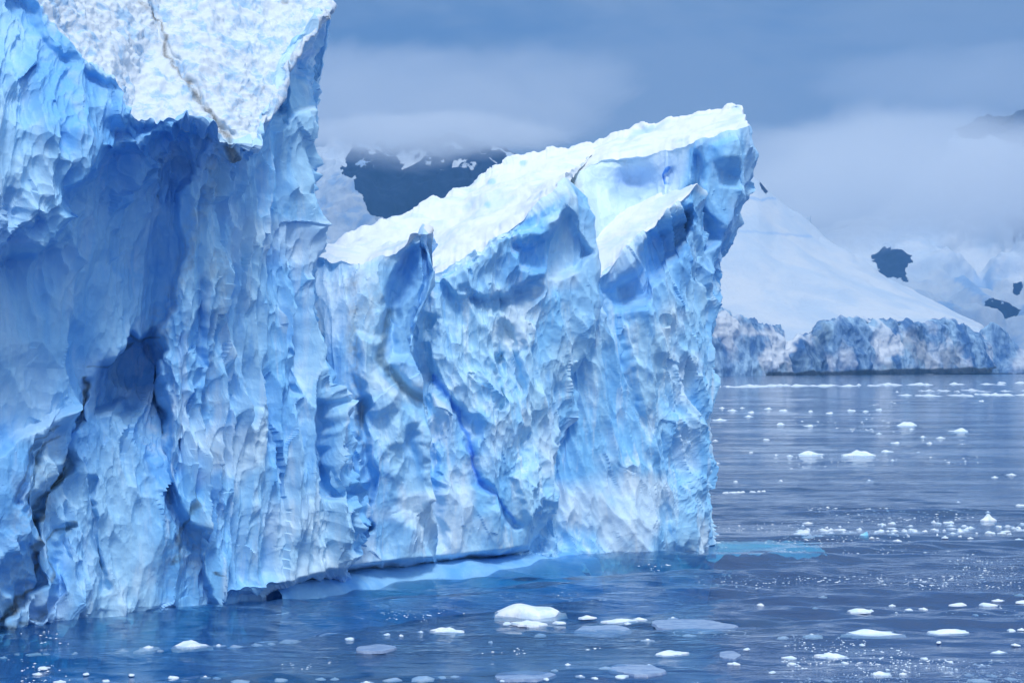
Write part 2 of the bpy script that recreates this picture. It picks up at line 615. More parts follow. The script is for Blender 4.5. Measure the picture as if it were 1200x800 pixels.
# ice cliffs along the far shore
top = [(240, 437), (300, 415), (360, 400), (420, 392), (480, 398), (540, 386), (600, 380), (660, 384), (720, 372), (760, 362), (800, 364), (830, 367), (856, 370), (884, 379), (905, 386), (917, 389), (922, 404), (936, 394), (952, 393), (964, 381), (985, 377), (1010, 375), (1035, 379), (1058, 378),
       (1078, 380), (1100, 377), (1118, 380), (1133, 386), (1146, 394), (1156, 404), (1161, 418), (1163, 431)]
n_ = len(top)
bot = [441 - 7.5 * max(0, (x - 830)) / 340 for x, y in top]
yb = [2300 + 2.2 * max(0, x - 830) for x, y in top]
ctrl = [[(x, b_ + 3, y_) for (x, y), b_, y_ in zip(top, bot, yb)], [(x, b_ - .5, y_) for (x, y), b_, y_ in zip(top, bot, yb)],
        [(x, b_ * .55 + y * .45, y_ + 15) for (x, y), b_, y_ in zip(top, bot, yb)], [(x, b_ * .15 + y * .85, y_ + 35) for (x, y), b_, y_ in zip(top, bot, yb)],
        [(x, y, y_ + 55) for (x, y), y_ in zip(top, yb)], [(x, y - 1, y_ + 160) for (x, y), y_ in zip(top, yb)], [(x, 438, y_ + 400) for (x, y), y_ in zip(top, yb)]]


def shore_rock(px, py, n):
    w_ = sstep(py - (441 - 7.5 * np.maximum(0, px - 830) / 340), -5, -2) * sstep(px + 10 * n, 893, 905)
    for poly in ([(900, 436), (925, 418), (948, 402), (968, 405), (972, 425), (940, 438)], [(950, 396), (962, 384), (972, 382), (970, 420), (955, 415)], [(1025, 436), (1042, 424), (1055, 425), (1052, 437)],
                 [(1098, 430), (1104, 412), (1120, 408), (1128, 430)], [(1054, 398), (1062, 382), (1080, 388), (1096, 425), (1078, 430), (1062, 420)], [(882, 436), (892, 426), (900, 438)]):
        w_ = np.maximum(w_, .35 * sstep(poly_sd(px, py, poly) + 5 * n, -4, 4))
    return w_


def shore_snow(px, py, n):
    a = sstep(poly_sd(px, py, [(890, 415), (905, 405), (922, 395), (945, 385), (935, 400), (925, 415), (905, 432), (888, 425)]) + 3 * n, -3, 3)
    b_ = sstep(poly_sd(px, py, [(1020, 405), (1040, 392), (1056, 392), (1054, 416), (1035, 420)]) + 4 * n, -3, 3)
    c_ = .8 * sstep(poly_sd(px, py, [(815, 372), (850, 374), (890, 388), (905, 394), (860, 392), (828, 396)]) + 2 * n, -3, 3)
    return np.maximum(np.maximum(a, b_), c_)


sh = terrain('ice_cliffs', ctrl, .9, 9, .03, SHORE, shore_rock, None, 45, snowfn=shore_snow)
tag(sh, kind='structure')
# second, lower bit of cliff right of it and the pale strip at its foot
ctrl = [[(x, 437, 3240) for x in (1140, 1160, 1175, 1190, 1210, 1240)], [(x, 433, 3240) for x in (1140, 1160, 1175, 1190, 1210, 1240)],
        [(1140, 400, 3260), (1152, 388, 3260), (1162, 378, 3260), (1175, 384, 3260), (1188, 400, 3260), (1215, 425, 3260)], [(x, 437, 3500) for x in (1140, 1160, 1175, 1190, 1210, 1240)]]
tag(terrain('ice_cliffs', ctrl, 1.1, 8, .025, SHORE, None, None, 51), kind='structure')

# ------------------------------------------------------------------ the berg
def lin(rows):
    """rows of control points, one list per column -> array rows x columns x 3"""
    return np.array(rows, float).transpose(1, 0, 2)


def under(col, z=-2.5):
    px, py, Y = col[0]
    return (px, HZ + F * (CH - z) / Y, Y)


def back(col, dy, dx=-110, z=-2.5):
    px, py, Y = col[-1]
    Y2 = Y + dy
    px = px + dx
    return (px, HZ + F * (CH - z) / Y2, Y2)


def close_column(col, dx, dy):
    return [(px + dx, py, Y + dy) for px, py, Y in col]


def build_block(name, cols, lip, crest, parent, step=1.25, feat=None, style=None, snowmat=SNOW, seed=0, backdy=9, dirtfn=None, siltfn=None, clearfn=None, frostfn=None, lipwob=2.2, lipdamp=.15, deep_and_shade=0.0, snowamp=.05, snowfeat=None):
    cols = [[under(c)] + list(c) + [back(c, backdy)] for c in cols]
    lip, crest = lip + 1, crest + 1
    g, cr = densify(lin(cols), step, 5, yscale=9.0)
    rl, rc = cr[lip], cr[crest]
    rows = np.arange(g.shape[0])[:, None] + np.zeros(g.shape[:2])
    px, py = g[..., 0].copy(), g[..., 1].copy()
    Y = g[..., 2].copy()
    lx = px[rl]
    z1 = np.zeros_like(lx)
    wob = vnoise(np.stack([lx * .045, z1 + seed, py[rl] * .045], -1), 5) + .7 * vnoise(np.stack([lx * .13, z1 + seed, py[rl] * .13], -1), 6) + .25 * vnoise(np.stack([lx * .3, z1, py[rl] * .3], -1), 7)
    py = py + lipwob * wob[None] * np.exp(-((rows - rl) / 9.0) ** 2)
    if feat is not None:
        Y = Y + blur(feat(px, py, rows < rl), 2)
    wc = vnoise(np.stack([px[rc] * .06, z1 + seed, z1], -1), 15) + .8 * np.round(2 * vnoise(np.stack([px[rc] * .11, z1 + seed, z1], -1), 16)) / 2
    py = py + 2.6 * wc[None] * np.exp(-((rows - rc) / 7.0) ** 2) * (px > 380)
    P = upx(px, py, Y)
    Q = upx(px, py, g[..., 2])              # the wall before its caves and overhangs: noise is laid on this one
    n = grid_normals(Q)
    vis = (py > -20) & (py < 700)
    if (n[:rl][vis[:rl]] @ np.array([0, -1, .1])).mean() < 0:
        n = -n
    n = blur(n, 10)
    n /= np.linalg.norm(n, axis=-1, keepdims=True) + 1e-9
    st = dict(big=.9, mid=.5, small=.22, tiny=.08, flute=lambda px, py: 0 * px, shear=0.0, mask=lambda px, py: 1.0)
    st.update(style or {})
    f0 = st['flute'](px, py)
    wv = np.stack([fbm(Q * .2 + 3, 3, seed + 1), fbm(Q * .2 + 40, 3, seed + 2), fbm(Q * .2 + 80, 2, seed + 3)], -1)
    q = Q + 1.0 * wv
    q2 = Q + .35 * wv
    q2[..., 0] += st['shear'] * Q[..., 2]
    sf = Q + .45 * np.stack([fbm(Q * np.array([.25, .25, .08]) + 13, 2, seed + 6), fbm(Q * np.array([.25, .25, .08]) + 33, 2, seed + 7), 0 * px], -1)
    sf[..., 0] += st['shear'] * Q[..., 2]
    sf[..., 2] += .8 * fbm(Q * .9, 2, seed + 5)
    A1 = bowls(q * np.array([.36, .36, .17]), seed + 10, 1.6, .5, .6)
    m_iso = bowls(q2 * np.array([.80, .80, .36]), seed + 11, 1.7, .5, .6)
    m_flu = bowls(sf * np.array([1.2, 1.2, .16]), seed + 12, 1.6, .6, .6)
    s_iso = bowls(q2 * np.array([1.9, 1.9, .80]), seed + 13, 1.6, .45, .6)
    s_flu = bowls(sf * np.array([2.7, 2.7, .42]), seed + 14, 1.6, .6, .6)
    t_iso = bowls(q2 * np.array([5.0, 5.0, 1.9]), seed + 15, 1.5, .4, .6)
    # patches that broke smooth next to patches that broke rough
    ro = .30 + 1.0 * sstep(fbm(Q * np.array([.33, .33, .20]) + 60, 3, seed + 20), -.35, .5)
    cen = lambda a: a - np.median(a[:rl])
    mid_ = (1 - f0) * cen(m_iso) + f0 * cen(m_flu)
    sm_ = (1 - f0) * cen(s_iso) + f0 * 1.2 * cen(s_flu)
    d = 1.5 * st['big'] * cen(A1) + 1.9 * st['mid'] * mid_ + (ro + .5 * f0) * 2.6 * st['small'] * sm_ + (.15 + ro) * 2.6 * st['tiny'] * cen(t_iso)
    d = np.clip(d, -2.0, 1.5)
    if name in ('ice_tower', 'ice_fin') and seed < 400:
        e_ = np.interp(px, [300, 340, 406, 470, 560, 612, 640, 690], [700, 684, 666, 658, 650, 643, 641, 660])
        d = d * (1 - .7 * np.exp(-((py - e_) / 14) ** 2) * sstep(px, 225, 290))
    d = d * st['mask'](px, py) + .016 * fbm(Q * 3.1, 3, seed + 30)
    # snow surface: gentle
    ds = 1.6 * snowamp * (fbm(P * np.array([.5, .5, .5]), 5, seed + 31, .55) + .6 * fbm(P * np.array([.6, .6, 2.0]) + 9, 3, seed + 33))
    if snowfeat is not None:
        ds = ds + snowfeat(px, py, P)
    w = sstep(rows, rl - 3, rl + 5)          # 0 on the ice, 1 on the snow
    D = d * (1 - w) + ds * w
    edge = np.exp(-((rows - rl) / 5.0) ** 2)
    lipd = np.abs(py - py[rl][None, :])
    D = D * (1 - .25 * edge - lipdamp * (1 - w) * np.exp(-(lipd / 22.0) ** 2))
    D = D * sstep(P[..., 2], -3.0, .3) + 0
    P = P + n * D[..., None]
    z = np.zeros(px.shape)
    hid = rows < rl
    at = {'deep_and_shade': (z + (deep_and_shade(px + 16 * (s_iso - .25) + 9 * wv[..., 0], py + 22 * (m_iso - .3)) if callable(deep_and_shade) else deep_and_shade)).ravel(), 'frost': np.maximum(np.maximum(.8 * sstep(fbm(P * .4 + 15, 3, seed + 50), .1, .9), frostfn(px, py) if frostfn else z), 0.75 * np.exp(-(lipd / (5 + 5 * np.abs(vnoise(np.stack([px * .08, py * .05, 0 * px], -1), 8)))) ** 4)).ravel(),
          'dirt': (dirtfn(px, py, hid) if dirtfn else z).ravel(), 'silt': (siltfn(px, py) * .55 if siltfn else z).ravel(), 'clear': (clearfn(px, py) if clearfn else z).ravel()}
    R, C = px.shape
    Pf = P.reshape(-1, 3)
    r_ = np.arange(R - 1)
    ice_q = grid_quads(R, C, (r_ < rl) | (r_ >= rc))
    v, q_, a_ = sub_mesh(Pf, ice_q, at)
    ice = mesh_np(name, v, q_, ICE, parent, False, a_)
    v, q_, a_ = sub_mesh(Pf, grid_quads(R, C, (r_ >= rl) & (r_ < rc)), at)
    mesh_np('snow_cap', v, q_, snowmat, ice, True, a_)
    return ice


berg = bpy.data.objects.new('iceberg', None)
COL.objects.link(berg)
tag(berg, 'huge jagged blue iceberg with sheer fluted walls and sloping white snow tops', 'iceberg')

# --- tower on the left. rows: waterline, bottom edge, 600, 430, 300, 220, under the lip, neck, lip | snow, crest
def tcol(w, e, a600, a430, a300, a220, un, nk, lp, sn, cr_):
    return [(w[0], w[1], yw(w[1]) if len(w) < 3 else w[2]), e, a600, a430, a300, a220, un, nk, lp, sn, cr_]


T = [
    tcol((-420, 780), (-420, 770, 53.8), (-420, 600, 53.6), (-420, 430, 53.4), (-420, 300, 53), (-420, 220, 53), (-420, 100, 53), (-410, -60, 53), (-400, -190, 53.5), (-360, -320, 58), (-320, -450, 62)),
    tcol((-150, 756), (-150, 748, 57.5), (-150, 600, 57.3), (-150, 430, 57), (-150, 300, 56.5), (-150, 220, 56), (-145, 120, 56), (-130, 0, 56.5), (-120, -110, 57), (-90, -220, 62), (-60, -330, 66)),
    tcol((0, 739), (0, 732, 60.6), (0, 600, 60.6), (0, 430, 60.8), (3, 300, 60.3), (5, 220, 59.7), (8, 140, 59.5), (15, 50, 60), (22, -28, 60.5), (40, -110, 66), (60, -200, 70)),
    tcol((50, 731), (50, 724, 62.2), (52, 600, 62.2), (55, 430, 62.4), (58, 300, 61.7), (58, 220, 61), (55, 150, 60.5), (52, 70, 60.7), (50, 8, 61), (80, -80, 67), (110, -170, 72)),
    tcol((100, 725), (100, 718, 63.6), (105, 600, 63.8), (110, 430, 64.4), (110, 300, 63.4), (105, 220, 62.3), (98, 160, 61.6), (88, 100, 61.6), (78, 50, 62), (120, -50, 68), (160, -150, 73)),
    tcol((150, 719), (150, 712, 65), (150, 600, 65.2), (155, 430, 65.8), (155, 300, 65), (150, 220, 64), (142, 175, 62.8), (134, 130, 62.5), (130, 98, 62.7), (165, -20, 69), (200, -140, 74)),
    tcol((195, 713), (195, 706, 66.2), (195, 600, 66.4), (190, 430, 66.5), (188, 300, 66), (180, 230, 65.5), (168, 190, 64.5), (158, 160, 63.4), (152, 140, 63.2), (190, 0, 69.5), (230, -130, 75)),
    tcol((230, 709), (230, 702, 67), (222, 600, 66.8), (215, 430, 66.5), (212, 300, 66), (212, 240, 66), (215, 190, 65.5), (218, 162, 64.3), (220, 148, 63.8), (245, 10, 70), (270, -110, 76)),
    tcol((260, 704), (260, 697, 68.2), (252, 600, 67.8), (245, 430, 67.2), (240, 300, 66.6), (240, 240, 66.6), (250, 195, 66.4), (262, 175, 65), (276, 158, 64.8), (290, 40, 70.5), (300, -90, 77)),
    tcol((300, 699), (298, 693, 69), (290, 600, 68.6), (282, 430, 68.2), (275, 300, 67.8), (275, 240, 67.8), (285, 195, 67.6), (294, 175, 66.8), (302, 158, 66.2), (315, 50, 71), (330, -60, 77)),
    tcol((335, 694), (335, 686, 70), (328, 600, 69.5), (318, 430, 69.2), (312, 300, 69), (312, 240, 69), (318, 180, 69), (322, 150, 68.4), (327, 120, 67.6), (340, 45, 71.5), (355, -40, 77)),
    tcol((372, 690), (370, 677, 71), (370, 600, 70.6), (350, 430, 70.2), (340, 300, 70), (338, 230, 70), (342, 165, 69.8), (336, 110, 69.4), (340, 72, 68.6), (355, 35, 72), (375, -30, 77)),
    tcol((408, 685), (402, 667, 72), (418, 600, 71.6), (374, 430, 71.5), (358, 295, 71.3), (352, 225, 71.2), (364, 150, 70.8), (346, 80, 70.3), (381, 22, 69.5), (386, 15, 72), (390, 5, 77)),
]
T.append(close_column(T[-1], -6, 4))
T.append(close_column(T[-1], -25, 9))


def undercut(px, py):
    e = np.interp(px, [300, 340, 406, 470, 560, 612, 640, 690], [700, 684, 666, 658, 650, 643, 641, 660])
    return 1.9 * sstep(py - e, -4, 9) * sstep(px, 290, 350) * sstep(px, 720, 640)


def tower_feat(px, py, ice):
    n = fbm(np.stack([px * .02, py * .02, px * 0], -1), 4, 91)
    wx, wy = px + 9 * n, py + 9 * np.roll(n, 40, 0)
    # overhanging upper left mass
    U = poly_sd(wx, wy, [(-600, 420), (-100, 345), (0, 312), (22, 297), (46, 284), (68, 263), (73, 226), (100, 215), (125, 205), (138, 190), (165, 178), (205, 168), (255, 166), (300, 120), (300, -400), (-600, -400)])
    d = -2.1 * sstep(U, -9, 5) * sstep(U, 260, 20) * ice
    # undercut hollow right below the snow lip
    d += .8 * sstep(poly_sd(wx, wy, [(-60, -60), (45, 4), (75, 52), (130, 102), (152, 144), (205, 154), (160, 186), (110, 165), (75, 140), (30, 95), (-50, 50)]), -4, 22) * ice
    # recess under the corner
    d += .5 * sstep(poly_sd(wx, wy, [(80, 235), (130, 212), (180, 185), (238, 172), (240, 200), (205, 240), (190, 330), (110, 330)]), -6, 30) * ice
    # cave and the gully below it
    C1 = poly_sd(wx, wy, [(106, 455), (112, 428), (136, 410), (150, 396), (160, 386), (172, 394), (187, 392), (190, 470), (188, 545), (212, 600), (232, 645), (204, 640), (186, 600), (172, 560), (160, 500), (146, 478), (118, 486)])
    d += (.6 + 2.2 * sstep(wy, 560, 420)) * sstep(C1, -5, 8) * ice
    # the fluted curtain stands forward of the smooth wall, along a ragged edge
    K = poly_sd(wx, wy, [(246, 172), (216, 230), (205, 300), (196, 340), (192, 400), (194, 500), (200, 560), (222, 610), (245, 660), (250, 760), (460, 760), (460, 100), (300, 150)])
    d += -.9 * sstep(K, -3, 6) * sstep(K, 200, 40) * ice
    d += 1.0 * sstep(poly_sd(wx, wy, [(326, 118), (334, 78), (352, 56), (384, 30), (364, 66), (352, 110), (352, 150), (330, 168)]), -3, 6) * ice
    # hollow in the curtain
    d += .5 * sstep(poly_sd(wx, wy, [(228, 345), (244, 330), (252, 420), (240, 440), (230, 400)]), -5, 8) * ice
    d += .4 * sstep(poly_sd(wx, wy, [(300, 470), (315, 478), (318, 520), (306, 510)]), -4, 6) * ice
    d += .4 * sstep(poly_sd(wx, wy, [(340, 415), (350, 425), (360, 460), (350, 455)]), -4, 6) * ice
    # leaning slabs low on the left with cracks between
    for ln, wd, dp in (([(100, 452), (99, 482), (82, 515), (76, 558), (56, 598), (36, 640), (30, 680), (16, 708), (-4, 735)], 5, 1.2),
                       ([(86, 610), (66, 650), (56, 690), (38, 722)], 4, .7), ([(58, 505), (40, 535), (20, 590)], 4, .6), ([(64, 515), (46, 555), (30, 600)], 3, .5),
                       ([(105, 560), (112, 640), (125, 690)], 5, .7)):
        d += .75 * dp * sstep(line_d(wx, wy, ln), wd + 3, 1) * ice
    d += -.8 * sstep(poly_sd(wx, wy, [(-60, 560), (30, 500), (75, 470), (70, 560), (30, 640), (0, 720), (-60, 700)]), -3, 10) * ice
    # crack running down the snow top
    d += .5 * sstep(line_d(wx, wy, [(150, -40), (172, 12), (198, 62), (216, 95), (245, 135), (276, 168)]), 5, 1) * (1 - ice)
    # dark recess near the right lower corner
    d += .8 * sstep(line_d(wx, wy, [(376, 480), (384, 520), (394, 568), (425, 592), (420, 640)]), 11, 3) * ice
    d += undercut(px, py) * ice
    return d


def tower_dirt(px, py, ice):
    n = fbm(np.stack([px * .03, py * .03, px * 0], -1), 4, 92)
    wx, wy = px + 8 * n, py + 8 * np.roll(n, 40, 0)
    d = 0 * px
    for ln, wd, a in (([(100, 452), (99, 482), (82, 515), (76, 558), (56, 598), (36, 640), (30, 680), (16, 708), (-4, 735)], 5, 1), ([(86, 610), (66, 650), (56, 690), (38, 722), (0, 738)], 4, .75),
                      ([(58, 505), (40, 535), (20, 590)], 3.5, .6), ([(64, 515), (46, 555), (30, 600)], 3, .6), ([(103, 432), (138, 412), (150, 396)], 3, .7),
                      ([(148, 385), (156, 396), (187, 392)], 4, .9), ([(232, 585), (222, 610), (212, 640), (205, 655)], 6, .7), ([(253, 668), (254, 674)], 2.5, 1)):
        d = np.maximum(d, .8 * a * sstep(line_d(wx, wy, ln), wd * .75, wd * .1))
    d = d * ice
    s = .8 * sstep(line_d(wx, wy, [(165, -10), (178, 20), (198, 62), (216, 95), (232, 118), (246, 136), (262, 155), (277, 170)]), 4.5, 1.0)
    s = np.maximum(s, .5 * sstep(np.hypot(wx - 330, wy - 4), 10, 4))
    return np.maximum(d, s * sstep(py, 240, 180))


def tower_silt(px, py):
    n = fbm(np.stack([px * .03, py * .012, px * 0], -1), 4, 95)
    wx = px + 12 * n
    a = .7 * sstep(line_d(wx, py, [(275, 172), (248, 195), (225, 240), (212, 300), (192, 360), (188, 400)]), 18, 4)
    a = np.maximum(a, .6 * sstep(poly_sd(wx, py, [(-20, 700), (20, 560), (70, 500), (90, 560), (60, 690), (10, 745)]), -10, 20))
    a = np.maximum(a, .55 * sstep(poly_sd(wx, py, [(180, 640), (230, 600), (260, 640), (255, 680), (190, 690)]), -10, 20))
    a = np.maximum(a, .5 * sstep(line_d(wx, py, [(255, 300), (256, 420), (252, 540)]), 12, 3))
    return a


def crust_feat(px, py, P):
    return .18 * (bowls(P * np.array([1.9, 1.9, 1.9]) + .5 * fbm(P * .9, 3, 71)[..., None], 70) - .3) + .13 * (bowls(P * 4.2 + .5 * fbm(P * 2, 3, 75)[..., None], 72) - .3) + .10 * fbm(P * 1.2, 5, 73, .62)


build_block('ice_tower', T, 8, 10, berg, 1.25, tower_feat,
            dict(big=.50, mid=.52, small=.30, tiny=.10, mask=lambda px, py: 1 - .35 * sstep(poly_sd(px, py, [(85, 245), (120, 235), (190, 250), (188, 380), (140, 400), (95, 420)]), -10, 12) - .5 * sstep(poly_sd(px, py, [(110, 490), (140, 500), (160, 600), (190, 690), (110, 710), (95, 600)]), -10, 12), flute=lambda px, py: .95 * sstep(px, 180, 235) * sstep(py, 150, 220) + .35 * sstep(px, 130, 90) * sstep(py, 480, 560)),
            CRUST, 100, lipwob=8.5, lipdamp=.1, deep_and_shade=lambda px, py: .25 + .32 * sstep(px + .25 * (py - 400), 260, 120), dirtfn=tower_dirt, siltfn=tower_silt, snowfeat=crust_feat, snowamp=.07)

# --- first fin. rows: waterline, edge, 600, 500, 430, 370, 320, lip | snow, crest
def wl(px, py, back_=0):
    return (px, py, yw(py) + back_)


F1 = [
    [wl(345, 690), (345, 672, 74), (345, 600, 74.5), (345, 500, 74.7), (345, 430, 75), (345, 370, 75), (345, 320, 75), (345, 288, 75.2), (352, 284, 78), (360, 282, 83)],
    [wl(398, 686), (396, 668, 73.4), (398, 600, 73.8), (392, 500, 74), (390, 430, 74.2), (386, 370, 74.5), (384, 325, 74.8), (386, 301, 75), (394, 296, 79), (405, 288, 84)],
    [wl(435, 681), (432, 663, 73.8), (430, 600, 74.2), (428, 500, 74.4), (426, 430, 74.5), (424, 370, 74.6), (424, 335, 74.8), (424, 311, 75), (430, 301, 79), (436, 290, 84)],
    [wl(470, 677), (468, 659, 74.6), (466, 600, 75), (462, 500, 75), (460, 430, 75), (458, 370, 75.1), (458, 325, 75.3), (460, 296, 75.4), (468, 286, 78), (474, 280, 83)],
    [wl(496, 674), (496, 656, 75.4), (490, 600, 75.6), (486, 500, 75.6), (482, 430, 75.5), (484, 370, 75.5), (488, 312, 75.5), (488, 277, 75.6), (492, 275, 77), (496, 300, 80)],
    [wl(511, 672), (511, 655, 76), (500, 600, 76.4), (498, 500, 76.4), (493, 430, 76), (500, 372, 76), (515, 318, 76), (504, 268, 76), (508, 274, 77.2), (507, 320, 79)],
]
F1.append(close_column(F1[-1], -8, 3.5))


def fin_feat1(px, py, ice):
    n = fbm(np.stack([px * .03, py * .03, px * 0], -1), 4, 191)
    wx, wy = px + 6 * n, py + 6 * np.roll(n, 30, 0)
    d = .7 * sstep(line_d(wx, wy, [(480, 285), (478, 330), (455, 360), (450, 425), (470, 460), (486, 480)]), 18, 2)
    d += .9 * sstep(poly_sd(wx, wy, [(466, 306), (492, 286), (506, 290), (512, 320), (498, 378), (490, 425), (458, 420), (452, 362)]), -2, 7)
    d += -.7 * sstep(poly_sd(wx, wy, [(418, 390), (452, 395), (466, 470), (440, 490), (420, 470)]), -3, 8)
    d += .7 * sstep(poly_sd(wx, wy, [(445, 520), (480, 490), (490, 560), (500, 640), (455, 600)]), -4, 14)
    d += .7 * sstep(line_d(wx, wy, [(422, 470), (424, 540), (432, 620)]), 8, 2)
    d += undercut(px, py)
    return d * ice


def fin1_silt(px, py):
    return .8 * sstep(line_d(px, py, [(412, 330), (414, 420), (420, 470), (424, 520)]), 9, 3) + .5 * sstep(poly_sd(px, py, [(412, 330), (455, 320), (450, 400), (415, 430)]), -8, 12)


def fin1_dirt(px, py, ice):
    return ice * .5 * sstep(line_d(px, py, [(455, 365), (446, 420), (470, 455), (490, 470)]), 7, 2)


build_block('ice_fin', F1, 7, 9, berg, 1.25, fin_feat1, dict(big=.6, mid=.55, small=.26, tiny=.08, flute=lambda px, py: .45 + 0 * px), SNOW, 200, deep_and_shade=lambda px, py: .2 + .7 * sstep(poly_sd(px, py, [(458, 315), (490, 284), (506, 276), (514, 318), (498, 380), (490, 440), (460, 425)]), -12, 12), backdy=6, siltfn=fin1_silt, dirtfn=fin1_dirt)  # right half of the fin darkened: its shade is painted into the ice colour

# --- second fin with the long snow ramp. rows: waterline, edge, 600, 500, 430, 370, 320, 265, lip | s1, s2, crest
def ramp_col(w, e, wall, lp, s1, s2, cr_):
    return [w, e] + wall + [lp, s1, s2, cr_]


def wall6(x0, x1, ytop, Y0, Y1):
    ys = [600, 500, 430, 370, 320, 265]
    out = []
    for i in range(6):
        t_ = i / 6
        y = min(ys[i], 640) if ytop < 240 else 600 + (ytop + 12 - 600) * i / 5
        out.append((x0 + (x1 - x0) * t_, y, Y0 + (Y1 - Y0) * t_))
    return out


F2 = [
    ramp_col(wl(380, 688, 5), (380, 670, 79.5), wall6(380, 375, 320, 79.5, 80.5), (375, 320, 81), (378, 308, 83), (382, 298, 85), (386, 291, 87)),
    ramp_col(wl(440, 680, 4), (440, 664, 79), wall6(440, 430, 332, 79, 80.2), (430, 332, 80.6), (436, 308, 83), (443, 282, 86), (450, 257, 88.5)),
    ramp_col(wl(485, 676, 2), (485, 660, 78), wall6(485, 480, 328, 78, 79.6), (480, 328, 80), (487, 300, 83.5), (494, 268, 87), (502, 238, 90)),
    ramp_col(wl(515, 671, .6), (515, 655, 77.6), wall6(515, 515, 313, 77.8, 79.2), (515, 313, 79.4), (526, 282, 83.5), (541, 248, 88.5), (555, 214, 93)),
    ramp_col(wl(560, 667, .6), (560, 650, 78.6), wall6(558, 558, 293, 78.6, 79.8), (558, 293, 79.9), (565, 260, 84), (573, 228, 89), (580, 197, 94.5)),
    ramp_col(wl(600, 663, .4), (598, 645, 79.6), wall6(598, 598, 266, 79.6, 80.4), (600, 266, 80.6), (604, 240, 85), (607, 213, 90), (612, 188, 96)),
    ramp_col(wl(618, 662, .2), (610, 643, 80.2), [(632, 600, 80.6), (640, 500, 81), (640, 430, 81.2), (642, 370, 81.3), (643, 320, 81.3), (640, 268, 81.1)], (638, 236, 81.2), (640, 216, 86), (644, 198, 91), (650, 179, 97.5)),
    ramp_col(wl(626, 662, .4), (617, 642, 80.9), [(646, 600, 81.3), (655, 500, 81.8), (657, 430, 82), (668, 370, 82.2), (676, 320, 82.1), (670, 262, 81.9)], (654, 224, 81.5), (660, 208, 86.5), (668, 192, 91.5), (678, 173, 98.5)),
    ramp_col(wl(632, 662, .8), (622, 641, 81.4), [(651, 596, 82), (661, 500, 82.6), (666, 430, 82.9), (687, 370, 83), (698, 318, 82.8), (688, 262, 82.6)], (661, 212, 82.3), (672, 204, 87), (688, 190, 92), (702, 167, 99)),
]
F2.append(close_column(F2[-1], -5, 3))


def fin_feat2(px, py, ice):
    n = fbm(np.stack([px * .03, py * .03, px * 0], -1), 4, 291)
    wx, wy = px + 7 * n, py + 7 * np.roll(n, 30, 0)
    d = .4 * sstep(line_d(wx, wy, [(540, 335), (560, 352), (590, 358), (606, 354), (622, 345)]), 9, 2)
    d += -.7 * sstep(poly_sd(wx, wy, [(520, 320), (600, 275), (650, 245), (640, 310), (600, 350), (560, 345), (530, 340)]), -2, 4)
    d += .8 * sstep(poly_sd(wx, wy, [(608, 286), (650, 248), (668, 250), (688, 300), (672, 322), (640, 330), (618, 318)]), -3, 8)
    d += .9 * sstep(poly_sd(wx, wy, [(584, 395), (598, 378), (614, 405), (618, 450), (610, 480), (596, 460), (588, 440)]), -4, 8)
    d += .6 * sstep(line_d(wx, wy, [(592, 420), (584, 455), (580, 475)]), 6, 2)
    d += .5 * sstep(line_d(wx, wy, [(508, 440), (522, 465), (538, 482), (548, 505), (556, 550), (562, 570), (585, 590), (606, 612)]), 10, 1)
    d += .5 * sstep(poly_sd(wx, wy, [(600, 510), (625, 505), (632, 535), (606, 540)]), -3, 8)
    d += -.5 * sstep(poly_sd(wx, wy, [(600, 560), (648, 540), (655, 590), (620, 610)]), -3, 10)
    d += .5 * sstep(line_d(wx, wy, [(504, 380), (500, 470), (506, 560), (508, 640)]), 14, 2)
    d += undercut(px, py)
    return d * ice


def fin2_clear(px, py):
    n = fbm(np.stack([px * .05, py * .05, px * 0], -1), 3, 292)
    a = .9 * sstep(line_d(px + 4 * n, py + 3 * n, [(508, 440), (522, 465), (538, 482), (548, 505), (556, 550), (562, 568)]), 4.5, 1.2)
    a = np.maximum(a, .6 * sstep(line_d(px + 4 * n, py, [(562, 568), (585, 590), (606, 612)]), 3, .8))
    for x, y, r in ((577, 217, 4), (613, 195, 3), (570, 240, 3)):
        a = np.maximum(a, .7 * sstep(np.hypot((px - x) * .8, (py - y) * 1.4) + 2 * n, r + 1, r - 2))
    return np.maximum(a, .28 * sstep(poly_sd(px, py, [(664, 214), (690, 205), (692, 262), (686, 250)]), -6, 6))


def ramp_feat(px, py, P):
    # broken slabs along the far rim and a few wind-cut steps
    st_ = .5 * sstep(line_d(px, py, [(575, 205), (600, 190), (640, 181), (690, 172)]), 14, 3) * (bowls(P * np.array([.8, .8, .8]), 290) - .2)
    return st_ + .16 * (bowls(P * np.array([.30, .5, .5]), 293) - .3)


build_block('ice_fin', F2, 8, 11, berg, 1.2, fin_feat2,
            dict(big=.6, mid=.55, small=.25, tiny=.08, flute=lambda px, py: .25 + .5 * sstep(px, 640, 680), shear=.15), SNOW, 300, deep_and_shade=lambda px, py: .75 * sstep(poly_sd(px, py, [(648, 232), (662, 214), (688, 262), (700, 330), (680, 370), (664, 330)]), -6, 8) + .45 * sstep(poly_sd(px, py, [(520, 325), (650, 250), (655, 300), (600, 350), (540, 345)]), -8, 10), backdy=5, clearfn=fin2_clear, snowfeat=ramp_feat, snowamp=.09)  # shade on the right side and below the lip painted as darker blue

